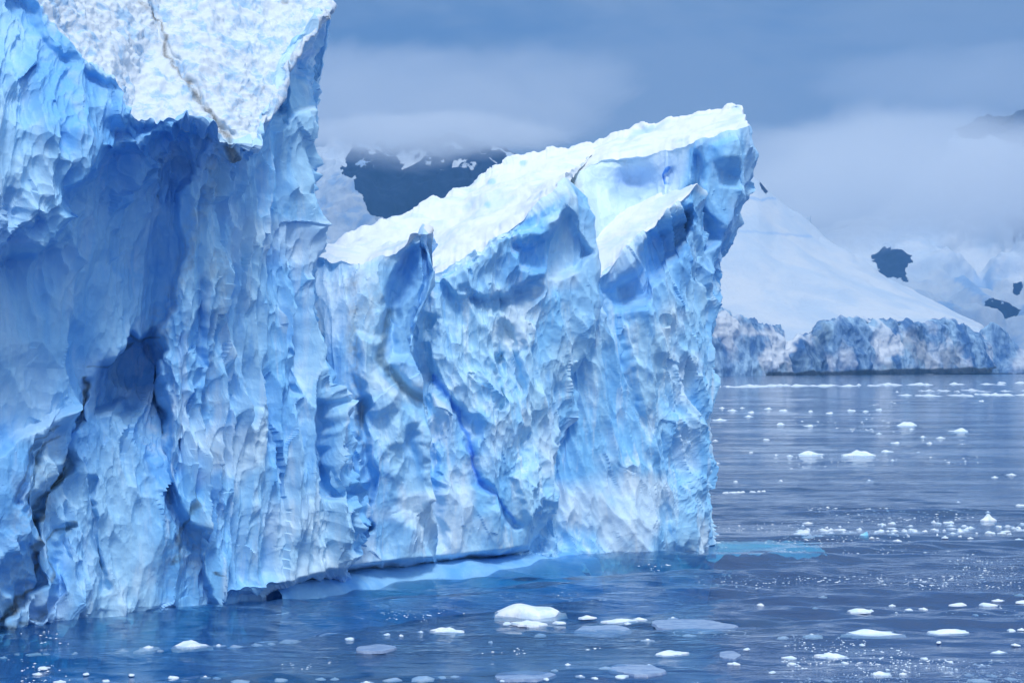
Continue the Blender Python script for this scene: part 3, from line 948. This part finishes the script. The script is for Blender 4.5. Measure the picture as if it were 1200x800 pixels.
# --- terrace and wall at the right. rows: waterline, foot, 560, 500, 430, 380, lip | s1, crest
F3 = [
    [wl(580, 666, 1), (584, 640, 82.3), (604, 560, 82.8), (618, 500, 83.1), (632, 430, 83.4), (648, 385, 83.6), (668, 340, 83.9), (670, 300, 86), (674, 264, 89.6)],
    [wl(640, 661), (645, 635, 82.1), (664, 560, 82.8), (670, 500, 83), (680, 430, 83.2), (688, 385, 83.4), (701, 324, 83.6), (704, 290, 86.2), (712, 254, 89.4)],
    [wl(700, 657), (704, 630, 83.3), (716, 560, 83.9), (720, 500, 84), (724, 430, 84.2), (728, 380, 84.4), (738, 288, 84.6), (742, 266, 86.6), (750, 239, 89.2)],
    [wl(752, 653), (756, 625, 84.7), (764, 560, 85.2), (766, 500, 85.3), (768, 430, 85.4), (770, 360, 85.5), (777, 251, 85.6), (780, 240, 87), (784, 223, 89)],
    [wl(798, 648), (800, 620, 86.3), (800, 560, 86.8), (800, 500, 86.9), (803, 430, 86.8), (805, 350, 86.7), (817, 216, 86.4), (815, 214, 87.2), (808, 213, 88.6)],
    [wl(829, 643), (828, 612, 87.8), (823, 560, 88.3), (820, 510, 88.4), (824, 430, 88.3), (828, 352, 88), (826, 232, 87.4), (822, 226, 88), (816, 226, 89)],
]
F3.append(close_column(F3[-1], -6, 4))


def fin_feat3(px, py, ice):
    n = fbm(np.stack([px * .03, py * .03, px * 0], -1), 4, 391)
    wx, wy = px + 6 * n, py + 6 * np.roll(n, 30, 0)
    d = .9 * sstep(poly_sd(wx, wy, [(706, 340), (740, 295), (790, 250), (815, 235), (800, 290), (770, 330), (745, 360), (720, 365)]), -4, 10)
    d += .6 * sstep(poly_sd(wx, wy, [(612, 610), (640, 600), (650, 630), (635, 650), (612, 645)]), -3, 8)
    d += -.5 * sstep(line_d(wx, wy, [(745, 370), (760, 450), (790, 560), (812, 640)]), 22, 5)
    d += .9 * sstep(poly_sd(wx, wy, [(715, 330), (745, 298), (790, 258), (812, 240), (806, 275), (780, 310), (745, 345), (722, 350)]), -2, 6)
    return d * ice


build_block('ice_fin', F3, 6, 8, berg, 1.25, fin_feat3, dict(big=.5, mid=.52, small=.27, tiny=.085, flute=lambda px, py: .75 * sstep(py, 620, 540), shear=.3), SNOW, 400, deep_and_shade=lambda px, py: .65 * sstep(poly_sd(px, py, [(706, 330), (745, 295), (815, 235), (822, 320), (770, 370), (720, 365)]), -15, 15), backdy=2, snowamp=.05)  # darker blue below the lip is shade put into the colour

# --- summit block. rows: waterline, 560, 500, 400, 320, 290, 260, 215, 185, lip | s1, crest
SM = [
    [wl(668, 656, 6), (668, 560, 88), (668, 500, 88), (668, 400, 88), (668, 320, 88), (667, 290, 88), (666, 262, 88), (664, 238, 88.6), (663, 222, 89.2), (661, 208, 89.8), (668, 197, 94), (680, 176, 100)],
    [wl(690, 656, 5), (690, 560, 87), (690, 500, 87), (690, 400, 87), (689, 320, 86.8), (688, 290, 86.7), (686, 262, 86.8), (685, 236, 87.5), (684, 214, 88.6), (684, 199, 89.8), (688, 190, 93), (692, 171, 99)],
    [wl(705, 656, 5), (705, 560, 89), (705, 500, 89), (703, 400, 88.6), (702, 320, 88.2), (701, 290, 88.1), (700, 258, 88.2), (699, 232, 88.9), (699, 208, 89.6), (702, 189, 90.6), (706, 178, 94), (712, 157, 98.5)],
    [wl(740, 653, 4), (740, 560, 89), (740, 500, 89), (740, 400, 89), (740, 320, 89), (740, 290, 89.1), (740, 242, 89.3), (738, 222, 89.7), (736, 202, 90.1), (735, 184, 90.5), (738, 170, 93.5), (745, 145, 97.5)],
    [wl(775, 651, 3), (775, 560, 88.6), (775, 500, 88.6), (775, 400, 88.6), (775, 320, 88.6), (775, 280, 88.7), (776, 232, 89), (776, 212, 89.2), (775, 194, 89.4), (775, 178, 89.7), (777, 163, 92.7), (782, 138, 96.5)],
    [wl(797, 648, 2), (797, 560, 88.2), (797, 500, 88.2), (798, 400, 88.2), (799, 320, 88), (800, 280, 88), (800, 240, 88), (799, 212, 88.2), (798, 192, 88.4), (798, 174, 88.5), (802, 158, 91.5), (812, 133, 95.8)],
    [wl(812, 646, 1), (810, 560, 88), (808, 500, 88), (810, 400, 88), (815, 320, 87.8), (818, 285, 87.6), (820, 250, 87.6), (820, 212, 87.5), (820, 188, 87.6), (821, 166, 87.8), (826, 152, 91), (836, 128.5, 95)],
    [wl(822, 645, .6), (817, 560, 88.4), (815, 500, 88.4), (818, 400, 88.3), (827, 320, 88.2), (836, 288, 88.1), (842, 258, 88), (846, 215, 88), (849, 185, 88), (850, 157, 88.2), (852, 143, 91), (856, 124.5, 94.5)],
    [wl(829, 644, .8), (824, 560, 89), (821, 505, 89), (826, 400, 89), (836, 316, 89), (850, 288, 89), (861, 258, 89), (868, 216, 88.8), (879, 180, 88.7), (877, 147, 88.7), (874, 138, 90.5), (868, 122.5, 94)],
]
SM.append(close_column(SM[-1], -7, 4))


def summit_feat(px, py, ice):
    n = fbm(np.stack([px * .03, py * .03, px * 0], -1), 4, 491)
    wx, wy = px + 5 * n, py + 5 * np.roll(n, 30, 0)
    sc_ = sstep(px, 800, 790)
    d = .9 * sstep(poly_sd(wx, wy, [(802, 240), (806, 205), (812, 180), (822, 176), (830, 200), (826, 240), (840, 280), (815, 300)]), -4, 10)
    d += .8 * sstep(poly_sd(wx, wy, [(842, 200), (868, 196), (862, 215), (846, 214)]), -3, 8)
    d += -.4 * sstep(poly_sd(wx, wy, [(836, 170), (868, 158), (870, 190), (840, 195)]), -3, 8)
    d += 1.6 * np.exp(-((wx - 738) / 30) ** 2 - ((wy - 212) / 22) ** 2) * sc_
    d += .35 * sstep(line_d(wx, wy, [(781, 198), (779, 208), (782, 217)]), 4, 1)
    d = d * ice
    d += (1 - ice) * (.8 * sstep(poly_sd(wx, wy, [(728, 160), (740, 148), (775, 143), (770, 152), (745, 160), (732, 166)]), -2, 6) + .9 * sstep(poly_sd(wx, wy, [(852, 134), (866, 124), (872, 133), (860, 136)]), -1, 4))
    return d


def summit_clear(px, py):
    n = fbm(np.stack([px * .05, py * .05, px * 0], -1), 3, 492)
    a = .95 * sstep(line_d(px, py, [(783, 196), (779, 206), (782, 216)]), 2.6, .8)
    a = np.maximum(a, .28 * sstep(poly_sd(px + 6 * n, py + 4 * n, [(705, 205), (760, 185), (800, 180), (800, 210), (740, 236), (725, 240), (710, 225)]), -8, 12))
    a = np.maximum(a, .45 * sstep(poly_sd(px + 3 * n, py, [(730, 161), (742, 149), (770, 144), (762, 153), (738, 164)]), -2, 5))
    return np.maximum(a, .4 * sstep(poly_sd(px, py, [(852, 134), (866, 124), (871, 133)]), -1, 4))


summit = build_block('ice_summit', SM, 9, 11, berg, 1.1, summit_feat, dict(big=.45, mid=.52, small=.26, tiny=.08, mask=lambda px, py: .3 + .7 * sstep(px + .15 * (py - 200), 792, 808)), SNOW, 500, deep_and_shade=lambda px, py: .6 * sstep(px, 800, 815) * sstep(py, 420, 300), backdy=5, clearfn=summit_clear, frostfn=lambda px, py: .85 * sstep(px + .15 * (py - 200), 806, 794), snowamp=.06)  # front face painted darker blue to stand for its shade

# ------------------------------------------------------------------ the berg's foot, awash and under water
def foot_block(name, pts_px, zfun, inner, mat, parent):
    """a ledge at the waterline: outer edge traced on the water, running back under the wall"""
    outer = np.array([sea(x, y) for x, y in pts_px])
    m_ = 14
    N = len(outer)
    ts = np.linspace(0, N - 1, N * 12)
    O = np.stack([np.interp(ts, np.arange(N), outer[:, i]) for i in range(3)], -1)
    dirv = np.array(inner, float)
    rows = []
    for j in range(m_):
        s = j / (m_ - 1)
        p = O + dirv * s
        p[:, 2] = zfun(s)
        rows.append(p)
    P = np.array(rows)
    P[..., 0] += .25 * fbm(P * .5, 3, 601)
    P[..., 1] += .25 * fbm(P * .5 + 9, 3, 602)
    P[..., 2] += .05 * fbm(P * .9, 3, 603)
    P[..., 2] -= (.25 * sstep(np.linspace(0, 1, P.shape[1]), .3, 1)[None] + .30 * np.abs(fbm(P * .9, 3, 607))) * (name == 'submerged_shelf')
    z = np.zeros(P.shape[:2]).ravel()
    return mesh_np(name, P.reshape(-1, 3), grid_quads(*P.shape[:2]), mat, parent, True, {'frost': z + (1.2 if name == 'submerged_shelf' else 0), 'deep_and_shade': z + (.9 if name == 'ice_foot' else 0), 'dirt': z, 'silt': z, 'clear': z})


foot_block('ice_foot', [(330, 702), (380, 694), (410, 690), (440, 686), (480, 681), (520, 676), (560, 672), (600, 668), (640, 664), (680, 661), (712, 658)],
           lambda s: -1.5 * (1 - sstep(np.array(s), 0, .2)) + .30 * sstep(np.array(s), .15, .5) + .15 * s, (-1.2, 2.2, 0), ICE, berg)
# pale shelf under the surface, right of the berg
sx = foot_block('submerged_shelf', [(802, 643), (840, 640), (880, 638), (915, 636.5), (945, 634.5), (968, 632)],
                lambda s: -.34 + .26 * math.sin(math.pi * min(1, s * 1.02)) ** .7, (-.6, 6.0, 0), ICE, berg)

# ------------------------------------------------------------------ drifting ice
def float_mat(name, a, b_, rough=.5):
    m, t, b, o = principled(name)
    g = t.n('ShaderNodeNewGeometry').outputs['Position']
    c = t.mix(t.ramp(t.noise(g, 2.5, 4), .38, .62), a, b_)
    t.l(c, b.inputs['Base Color'])
    b.inputs['Roughness'].default_value = rough
    bump(t, b, t.noise(g, 9, 4), .5, .05)
    return m


FLOAT = float_mat('white_drift_ice', (0.66, 0.80, 0.93), (0.88, 0.92, 0.96))
FLOATB = float_mat('turquoise_drift_ice', (0.25, 0.66, 0.88), (0.6, 0.85, 0.95))
PAN = float_mat('grey_slush_ice', (0.24, 0.33, 0.52), (0.34, 0.43, 0.60), .2)


def chunk_mesh(seed, n=12, m=5, peaks=2, flat=False):
    """unit-wide lump of sea ice: knobbly top, waterline skirt, keel below"""
    r = np.random.default_rng(seed)
    ang = np.linspace(0, 2 * math.pi, n, endpoint=False)
    rad = .5 * (1 + .28 * np.sin(ang * 2 + r.uniform(0, 6)) * r.uniform(.2, 1) + .2 * r.uniform(-1, 1, n))
    pk = [(r.uniform(-.3, .3), r.uniform(-.2, .2), r.uniform(.5, 1), r.uniform(.12, .25)) for _ in range(peaks)]
    V = []
    for j in range(m):
        s = 1 - j / m
        for i in range(n):
            x, y = rad[i] * s * math.cos(ang[i]), rad[i] * s * math.sin(ang[i])
            h = .35 + sum(a * math.exp(-((x - px) ** 2 + (y - py) ** 2) / (w * w)) for px, py, a, w in pk)
            z = 0.12 + h * (1 - s ** 3) * (.25 if flat else 1) + (0 if j == 0 else r.uniform(-.06, .06)) * (.2 if flat else 1)
            V.append((x, y, z * (.0 if j == 0 else 1)))
    V.append((0, 0, V[-1][2] * 1.05))
    V += [(rad[i] * 1.05 * math.cos(ang[i]), rad[i] * 1.05 * math.sin(ang[i]), -.6) for i in range(n)]
    fs = []
    for j in range(m - 1):
        for i in range(n):
            fs.append((j * n + i, j * n + (i + 1) % n, (j + 1) * n + (i + 1) % n, (j + 1) * n + i))
    top_ = n * m
    for i in range(n):
        fs.append(((m - 1) * n + i, (m - 1) * n + (i + 1) % n, top_))
        fs.append((top_ + 1 + i, top_ + 1 + (i + 1) % n, (i + 1) % n, i))
    zm = max(v[2] for v in V)
    V = [(x, y, z / zm if z > 0 else z) for x, y, z in V]
    me = bpy.data.meshes.new('ice_chunk')
    me.from_pydata(V, [], fs)
    me.update()
    me.polygons.foreach_set('use_smooth', [False] * len(fs))
    return me


CH_M = [chunk_mesh(s, 11, 4, 1 + s % 3) for s in range(8)]
CH_L = [chunk_mesh(s + 50, 20, 6, 4, False) for s in range(4)]
for me in CH_M + CH_L:
    me.materials.append(FLOAT)


def chunk(px, py, w, h=None, label=None, group=None, me=None, name='ice_chunk', depth=None, cat='ice chunk'):
    p = sea(px, py)
    wid = w * p[1] / F
    hh = (h if h else min(3.6, 1.0 + .07 * w)) * p[1] / F
    o = bpy.data.objects.new(name, me or random.choice(CH_L if w > 22 else CH_M))
    COL.objects.link(o)
    o.location = (p[0], p[1], .0)
    o.scale = (wid, depth or min(max(wid * random.uniform(.6, 1.1), .25), 6), hh)
    o.rotation_euler = (0, 0, random.choice([0, math.pi]) + random.uniform(-.25, .25))
    tag(o, label, cat, group)
    return o


# the ones that stand out
dome = chunk_mesh(99, 30, 9, 1)
dome.materials.append(FLOAT)
for v in dome.vertices:
    if v.co.z > 0:
        v.co.z = 1.0 * max(0, 1 - (v.co.x / .56) ** 2 - (v.co.y / .56) ** 2) ** .8 * (.9 + .2 * math.sin(v.co.x * 9))
for p in dome.polygons:
    p.use_smooth = True
chunk(618, 718, 72, 11, 'smooth white dome of ice floating in front of the iceberg', None, dome, 'floating_ice', 1.6, 'growler')
chunk(1022, 742, 80, 5, 'long low white strip of ice, widest piece in the right foreground', None, CH_L[0], 'ice_floe', .9, 'ice floe')
chunk(1112, 740, 52, 4, 'flat white strip of ice right of the long low strip', None, CH_L[1], 'ice_floe', .8, 'ice floe')
chunk(1157, 609, 19, 7.5, 'small pointed white growler behind the band of brash ice', None, CH_M[2], 'floating_ice', None, 'growler')
chunk(1006, 533, 36, 6, 'twin-humped white ice floe far out on the open water', None, CH_L[2], 'ice_floe', None, 'ice floe')
chunk(950, 532, 27, 4, 'low white ice floe left of the twin-humped floe', None, CH_L[3], 'ice_floe', None, 'ice floe')
chunk(1063, 498, 26, 4, 'wide low white floe, left of the pair nearest the far shore', None, CH_L[1], 'ice_floe', None, 'ice floe')
chunk(1124, 505, 25, 4, 'wide low white floe, right of the pair nearest the far shore', None, CH_L[0], 'ice_floe', None, 'ice floe')
chunk(525, 739, 42, 5, 'white ice floe low in the water left of the smooth dome', None, CH_L[2], 'ice_floe', .7, 'ice floe')
chunk(224, 757, 38, 7, 'largest white chunk in the line drifting under the left wall', None, CH_L[3], 'ice_floe', .9, 'ice floe')
chunk(173, 760, 30, 5, 'broken white chunk left of the largest chunk under the left wall', None, CH_L[0], 'ice_floe', .9, 'ice floe')
chunk(973, 768, 33, 4, 'thin white ice strip nearer than the long low strip', None, CH_L[2], 'ice_floe', .6, 'ice floe')
o = chunk(1013, 627, 13, 4.5, 'turquoise chunk of ice amid the white brash band', None, chunk_mesh(77, 12, 5, 2), 'ice_chunk', None, 'ice chunk')
o.data.materials.append(FLOATB)

small = {
    ('small white ice chunk drifting under the iceberg wall at left', 'ice chunks under the left wall'):
        [(143, 762, 14), (257, 756, 15), (301, 755, 15), (340, 751, 24), (277, 757, 15), (40, 766, 19), (54, 766, 10), (4, 770, 10), (51, 782, 18), (44, 789, 12), (101, 789, 9), (282, 798, 25), (329, 796, 18), (376, 795, 13),
         (392, 795, 10), (203, 793, 15), (254, 794, 10), (154, 790, 8), (410, 748, 17), (240, 793, 12), (70, 798, 14), (124, 797, 10), (88, 765, 8), (188, 762, 9), (20, 766, 8), (318, 754, 10)],
    ('small white ice chunk drifting near the smooth ice dome', 'ice chunks around the smooth dome'):
        [(493, 740, 8), (620, 730, 40), (655, 729, 18), (594, 730, 14), (727, 727, 38), (750, 725, 17), (687, 723, 22), (633, 744, 20), (453, 743, 9), (460, 796, 22), (430, 799, 15), (495, 795, 30), (533, 792, 9), (518, 793, 10),
         (710, 782, 15), (728, 792, 20), (697, 794, 9), (650, 785, 9), (590, 796, 13), (680, 792, 12), (760, 750, 16), (787, 765, 38), (788, 724, 12), (640, 795, 8), (470, 744, 6), (665, 778, 7), (735, 730, 9), (760, 779, 10), (808, 744, 15), (575, 752, 6)],
    ('small white ice chunk scattered over the right foreground water', 'ice chunks in the right foreground'):
        [(891, 708, 11), (955, 712, 7), (1008, 715, 31), (1020, 715, 9), (1065, 714, 13), (1082, 713, 11), (1122, 708, 21), (1158, 708, 21), (1170, 703, 15), (1195, 697, 13), (1197, 705, 16), (965, 699, 10), (953, 745, 27), (917, 747, 15),
         (1185, 738, 13), (1197, 737, 10), (925, 770, 19), (928, 777, 11), (1170, 764, 20), (1083, 771, 9), (1113, 775, 8), (1150, 779, 8), (1033, 789, 29), (1135, 790, 10), (1147, 797, 26), (1162, 791, 13), (860, 777, 15), (905, 787, 8),
         (1190, 755, 9), (1143, 720, 7), (990, 776, 8), (1045, 709, 8), (875, 760, 8), (1010, 755, 7), (1185, 795, 14), (1058, 789, 10), (970, 797, 9), (1100, 752, 6)],
    ('small white ice chunk far out on the open water', 'ice chunks far out on open water'):
        [(1082, 512, 10), (1103, 513, 12), (1049, 519, 12), (1040, 529, 15), (926, 534, 8), (915, 497, 14), (948, 499, 11), (898, 515, 9), (843, 492, 17), (858, 481, 13), (880, 483, 8), (878, 488, 12), (900, 479, 11), (918, 481, 12),
         (998, 481, 11), (972, 484, 9), (1030, 480, 9), (1030, 508, 7), (1089, 519, 7), (833, 542, 22), (1185, 556, 11), (1166, 559, 9), (1196, 592, 15), (838, 516, 6), (880, 530, 5), (910, 533, 5), (1046, 539, 5), (862, 564, 6),
         (915, 563, 5), (1019, 563, 7), (1076, 530, 5), (1123, 588, 4), (1158, 600, 7), (950, 482, 8), (1015, 482, 8), (1150, 470, 8), (990, 534, 8), (1068, 503, 7), (870, 478, 6), (846, 478, 7)],
}
MARKS = [(618, 716, 'the smooth white ice dome'), (1022, 742, 'the long low strip of ice'), (1112, 740, 'the flat strip right of the long low strip'), (1157, 609, 'the pointed growler'),
         (1006, 533, 'the twin-humped floe'), (1063, 498, 'the left one of the two wide floes near the shore'), (1124, 505, 'the right one of the two wide floes near the shore'),
         (525, 739, 'the white floe left of the smooth dome'), (224, 757, 'the largest chunk under the left wall'), (973, 768, 'the thin strip nearer than the long low strip'),
         (830, 643, 'the right end of the iceberg'), (440, 760, 'the oval slush pan'), (706, 739, 'the slush pan beside the dome'), (812, 733, 'the widest slush pan'), (614, 792, 'the slush pan at the bottom edge'),
         (746, 785, 'the bottom-edge slush pan right of centre'), (10, 738, 'the cracked left foot of the iceberg'), (1200, 705, 'the right edge of the photo'), (20, 799, 'the bottom left corner'), (1195, 796, 'the bottom right corner')]
used = {}
plan = []
for (lab, grp), lst in small.items():
    for x, y, w in lst:
        size = 'tiny' if w < 9 else 'small' if w < 16 else 'long flat'
        cands = sorted((math.hypot(x - mx, 2.5 * (y - my)), mx, my, nm) for mx, my, nm in MARKS)
        best = None
        for d_, mx, my, nm in cands[:4]:
            dx, dy = x - mx, y - my
            side = ('beyond and left of' if dx < 0 else 'beyond and right of') if dy < -6 and abs(dx) > 12 else 'just beyond' if dy < -6 else ('nearer than and left of' if dx < 0 else 'nearer than and right of') if dy > 6 and abs(dx) > 12 else                 'just nearer than' if dy > 6 else 'left of' if dx < 0 else 'right of'
            lb = f'{size} white ice chunk {side} {nm}'
            if lb not in used and len(lb.split()) <= 16:
                best = lb
                break
        if best:
            used[best] = 1
        plan.append((x, y, w, best or lab, grp))
for x, y, w, lab, grp in plan:
    chunk(x, y, w * .92, None, lab, grp)
# thin streak of bits
r = random.Random(5)
for i in range(7):
    chunk(850 + i * 7.5 + r.uniform(-2, 2), 577 - i * .3, r.uniform(4, 9), 1.2, 'tiny ice bit in the thin streak right of the iceberg', 'ice bits in the thin streak')
for i in range(90):
    x = 925 + 290 * r.random() ** .85
    chunk(x, r.gauss(624 - (x - 925) * .012, 4.2), r.uniform(3, 14), r.uniform(.9, 2.3), 'white ice fragment in the band of brash ice right of the iceberg', 'brash ice band right of the iceberg')
for i in range(90):
    k_ = r.random()
    if k_ < .62:
        x, y = r.uniform(832, 1260), 0
        y = 453.2 - (x - 832) * .010 + r.gauss(0, .55)
    elif k_ < .88:
        x = r.uniform(1040, 1260)
        y = 463.5 + r.gauss(0, .5) - (x - 1040) * .006
    else:
        x = r.uniform(1050, 1240)
        y = 458 + r.gauss(0, .6)
    chunk(x, y, r.uniform(5, 22) if k_ < .88 else r.uniform(3, 7), r.uniform(1.0, 2.4), 'white ice fragment in the far lines of brash along the shore', 'far brash ice lines', depth=14)


def flecks():
    r_ = np.random.default_rng(21)
    n = 16000
    x, y = r_.uniform(-10, 1215, n), 466 + 336 * r_.random(n) ** .8
    # no flecks inside the berg
    e = np.interp(x, [-20, 0, 120, 270, 400, 480, 640, 830, 832], [745, 742, 727, 703, 692, 682, 668, 652, 0])
    dens = fbm(np.stack([x * .006, y * .05, 0 * x], -1), 4, 900) + .25 * vnoise(np.stack([x * .03, y * .02, 0 * x], -1), 906)
    ok = (y > e + 3) & ((x > 330) | (r_.random(n) < .25)) & (dens > .50 + .2 * r_.random(n))
    x, y = x[ok], y[ok]
    P = sea(x, y)
    w = r_.uniform(.7, 2.4, len(x)) * r_.uniform(.6, 1.5, len(x)) * P[:, 1] / F
    V, fq = [], []
    for p, w_, a in zip(P, w, r_.uniform(0, 6.28, len(x))):
        k0 = len(V)
        for k_ in range(5):
            rr = w_ * (.45 + .2 * math.sin(a * 3 + k_ * 2.1))
            V.append((p[0] + 1.7 * rr * math.cos(a + k_ * 1.257), p[1] + 1.6 * rr * math.sin(a + k_ * 1.257), .0))
        V.append((p[0], p[1], 0.015 + .12 * w_))
        fq += [(k0 + k_, k0 + (k_ + 1) % 5, k0 + 5, k0 + 5) for k_ in range(5)]
    me = bpy.data.meshes.new('brash_flecks')
    me.from_pydata(V, [], [f_[:3] for f_ in fq])
    me.materials.append(FLOAT)
    o = bpy.data.objects.new('brash_flecks', me)
    COL.objects.link(o)
    tag(o, kind='stuff')


flecks()


def pan_mesh(seed):
    r_ = np.random.default_rng(seed)
    n = 40
    a = np.linspace(0, 2 * math.pi, n, endpoint=False)
    rad = .5 * (1 + .10 * np.sin(2 * a + r_.uniform(0, 6)) + .06 * np.sin(5 * a + r_.uniform(0, 6)) + .03 * r_.uniform(-1, 1, n))
    V = [(rad[i] * math.cos(a[i]), rad[i] * math.sin(a[i]), -.04) for i in range(n)] + [(.97 * rad[i] * math.cos(a[i]), .97 * rad[i] * math.sin(a[i]), .035) for i in range(n)] + [(0, 0, .045)]
    fs = [(i, (i + 1) % n, n + (i + 1) % n, n + i) for i in range(n)] + [(n + i, n + (i + 1) % n, 2 * n) for i in range(n)]
    me = bpy.data.meshes.new('ice_pan')
    me.from_pydata(V, [], fs)
    me.update()
    me.materials.append(PAN)
    return me


for x, y, w, h, lab in ((440, 760, 48, 8, 'smooth oval grey slush pan below the left end of the undercut'), (706, 739, 66, 12, 'grey slush pan just right of and nearer than the smooth dome'),
                        (812, 733, 100, 14, 'widest grey slush pan, below the right end of the iceberg'), (614, 792, 68, 11, 'grey slush pan at the bottom edge below the smooth dome'),
                        (746, 785, 64, 12, 'grey slush pan at the bottom edge right of centre'), (855, 768, 26, 9, 'small pale slush pan inside the dark ripple at lower right')):
    p0, p1 = sea(x, y - h / 2), sea(x, y + h / 2)
    o = bpy.data.objects.new('slush_pan', pan_mesh(int(x)))
    COL.objects.link(o)
    o.location = sea(x, y)
    o.scale = (w * o.location[1] / F, p0[1] - p1[1], 1)
    tag(o, lab, 'ice pan', 'grey slush pans')


# ------------------------------------------------------------------ cloud and air
def ellipsoid(name, c, rad, dens, thresh, seed, freq):
    me = bpy.data.meshes.new(name)
    import bmesh
    bm = bmesh.new()
    bmesh.ops.create_icosphere(bm, subdivisions=4, radius=1.0)
    bm.to_mesh(me)
    bm.free()
    o = bpy.data.objects.new(name, me)
    COL.objects.link(o)
    o.location = c
    o.scale = rad
    m = bpy.data.materials.new(name + '_vapour')
    m.use_nodes = True
    t = NT(m.node_tree)
    tcn = t.n('ShaderNodeTexCoord').outputs['Object']
    ln = t.n('ShaderNodeVectorMath', operation='LENGTH')
    t.l(tcn, ln.inputs[0])
    fall = t.ramp(ln.outputs['Value'], 1.0, .35)
    g = t.n('ShaderNodeNewGeometry').outputs['Position']
    nz = t.noise(t.mapping(g, scale=(.7, .5, 1.3), loc=(seed, seed, 0)), freq, 7, .6, .8)
    f = t.math('ADD', fall, t.math('MULTIPLY', t.math('SUBTRACT', nz, .5), 2.0))
    f = t.ramp(f, thresh, thresh + .5)
    f = t.math('MULTIPLY', f, t.ramp(ln.outputs['Value'], 1.0, .85))
    v = t.n('ShaderNodeVolumePrincipled')
    v.inputs['Color'].default_value = (1, 1, 1, 1)
    v.inputs['Anisotropy'].default_value = 0
    t.l(t.math('MULTIPLY', f, dens), v.inputs['Density'])
    out = t.n('ShaderNodeOutputMaterial')
    t.l(v.outputs[0], out.inputs['Volume'])
    me.materials.append(m)
    tag(o, kind='stuff')
    return o


ellipsoid('cloud', upx(1150, 212, 4750), (1000, 560, 215), .0038, .2, 3, .0032)
ellipsoid('cloud', upx(1160, 100, 5900), (800, 500, 170), 0.0008, .2, 5, .003)
ellipsoid('cloud', upx(480, 122, 4550), (800, 330, 190), .0022, .2, 8, .004)

ellipsoid('cloud', upx(500, 158, 4500), (480, 240, 62), .0060, .2, 12, .008)
hz = bpy.data.meshes.new('haze')
x, y0, y1, z0, z1 = 9000, -300, 8200, -6, 1400
hz.from_pydata([(-x, y0, z0), (x, y0, z0), (x, y1, z0), (-x, y1, z0), (-x, y0, z1), (x, y0, z1), (x, y1, z1), (-x, y1, z1)], [],
               [(3, 2, 1, 0), (4, 5, 6, 7), (0, 1, 5, 4), (1, 2, 6, 5), (2, 3, 7, 6), (3, 0, 4, 7)])
ho = bpy.data.objects.new('haze', hz)
COL.objects.link(ho)
hm = bpy.data.materials.new('sea_air')
hm.use_nodes = True
t = NT(hm.node_tree)
v = t.n('ShaderNodeVolumePrincipled')
v.inputs['Color'].default_value = (.19, .47, .82, 1)
v.inputs['Density'].default_value = 0.95e-4
o_ = t.n('ShaderNodeOutputMaterial')
t.l(v.outputs[0], o_.inputs['Volume'])
hz.materials.append(hm)
tag(ho, kind='stuff')
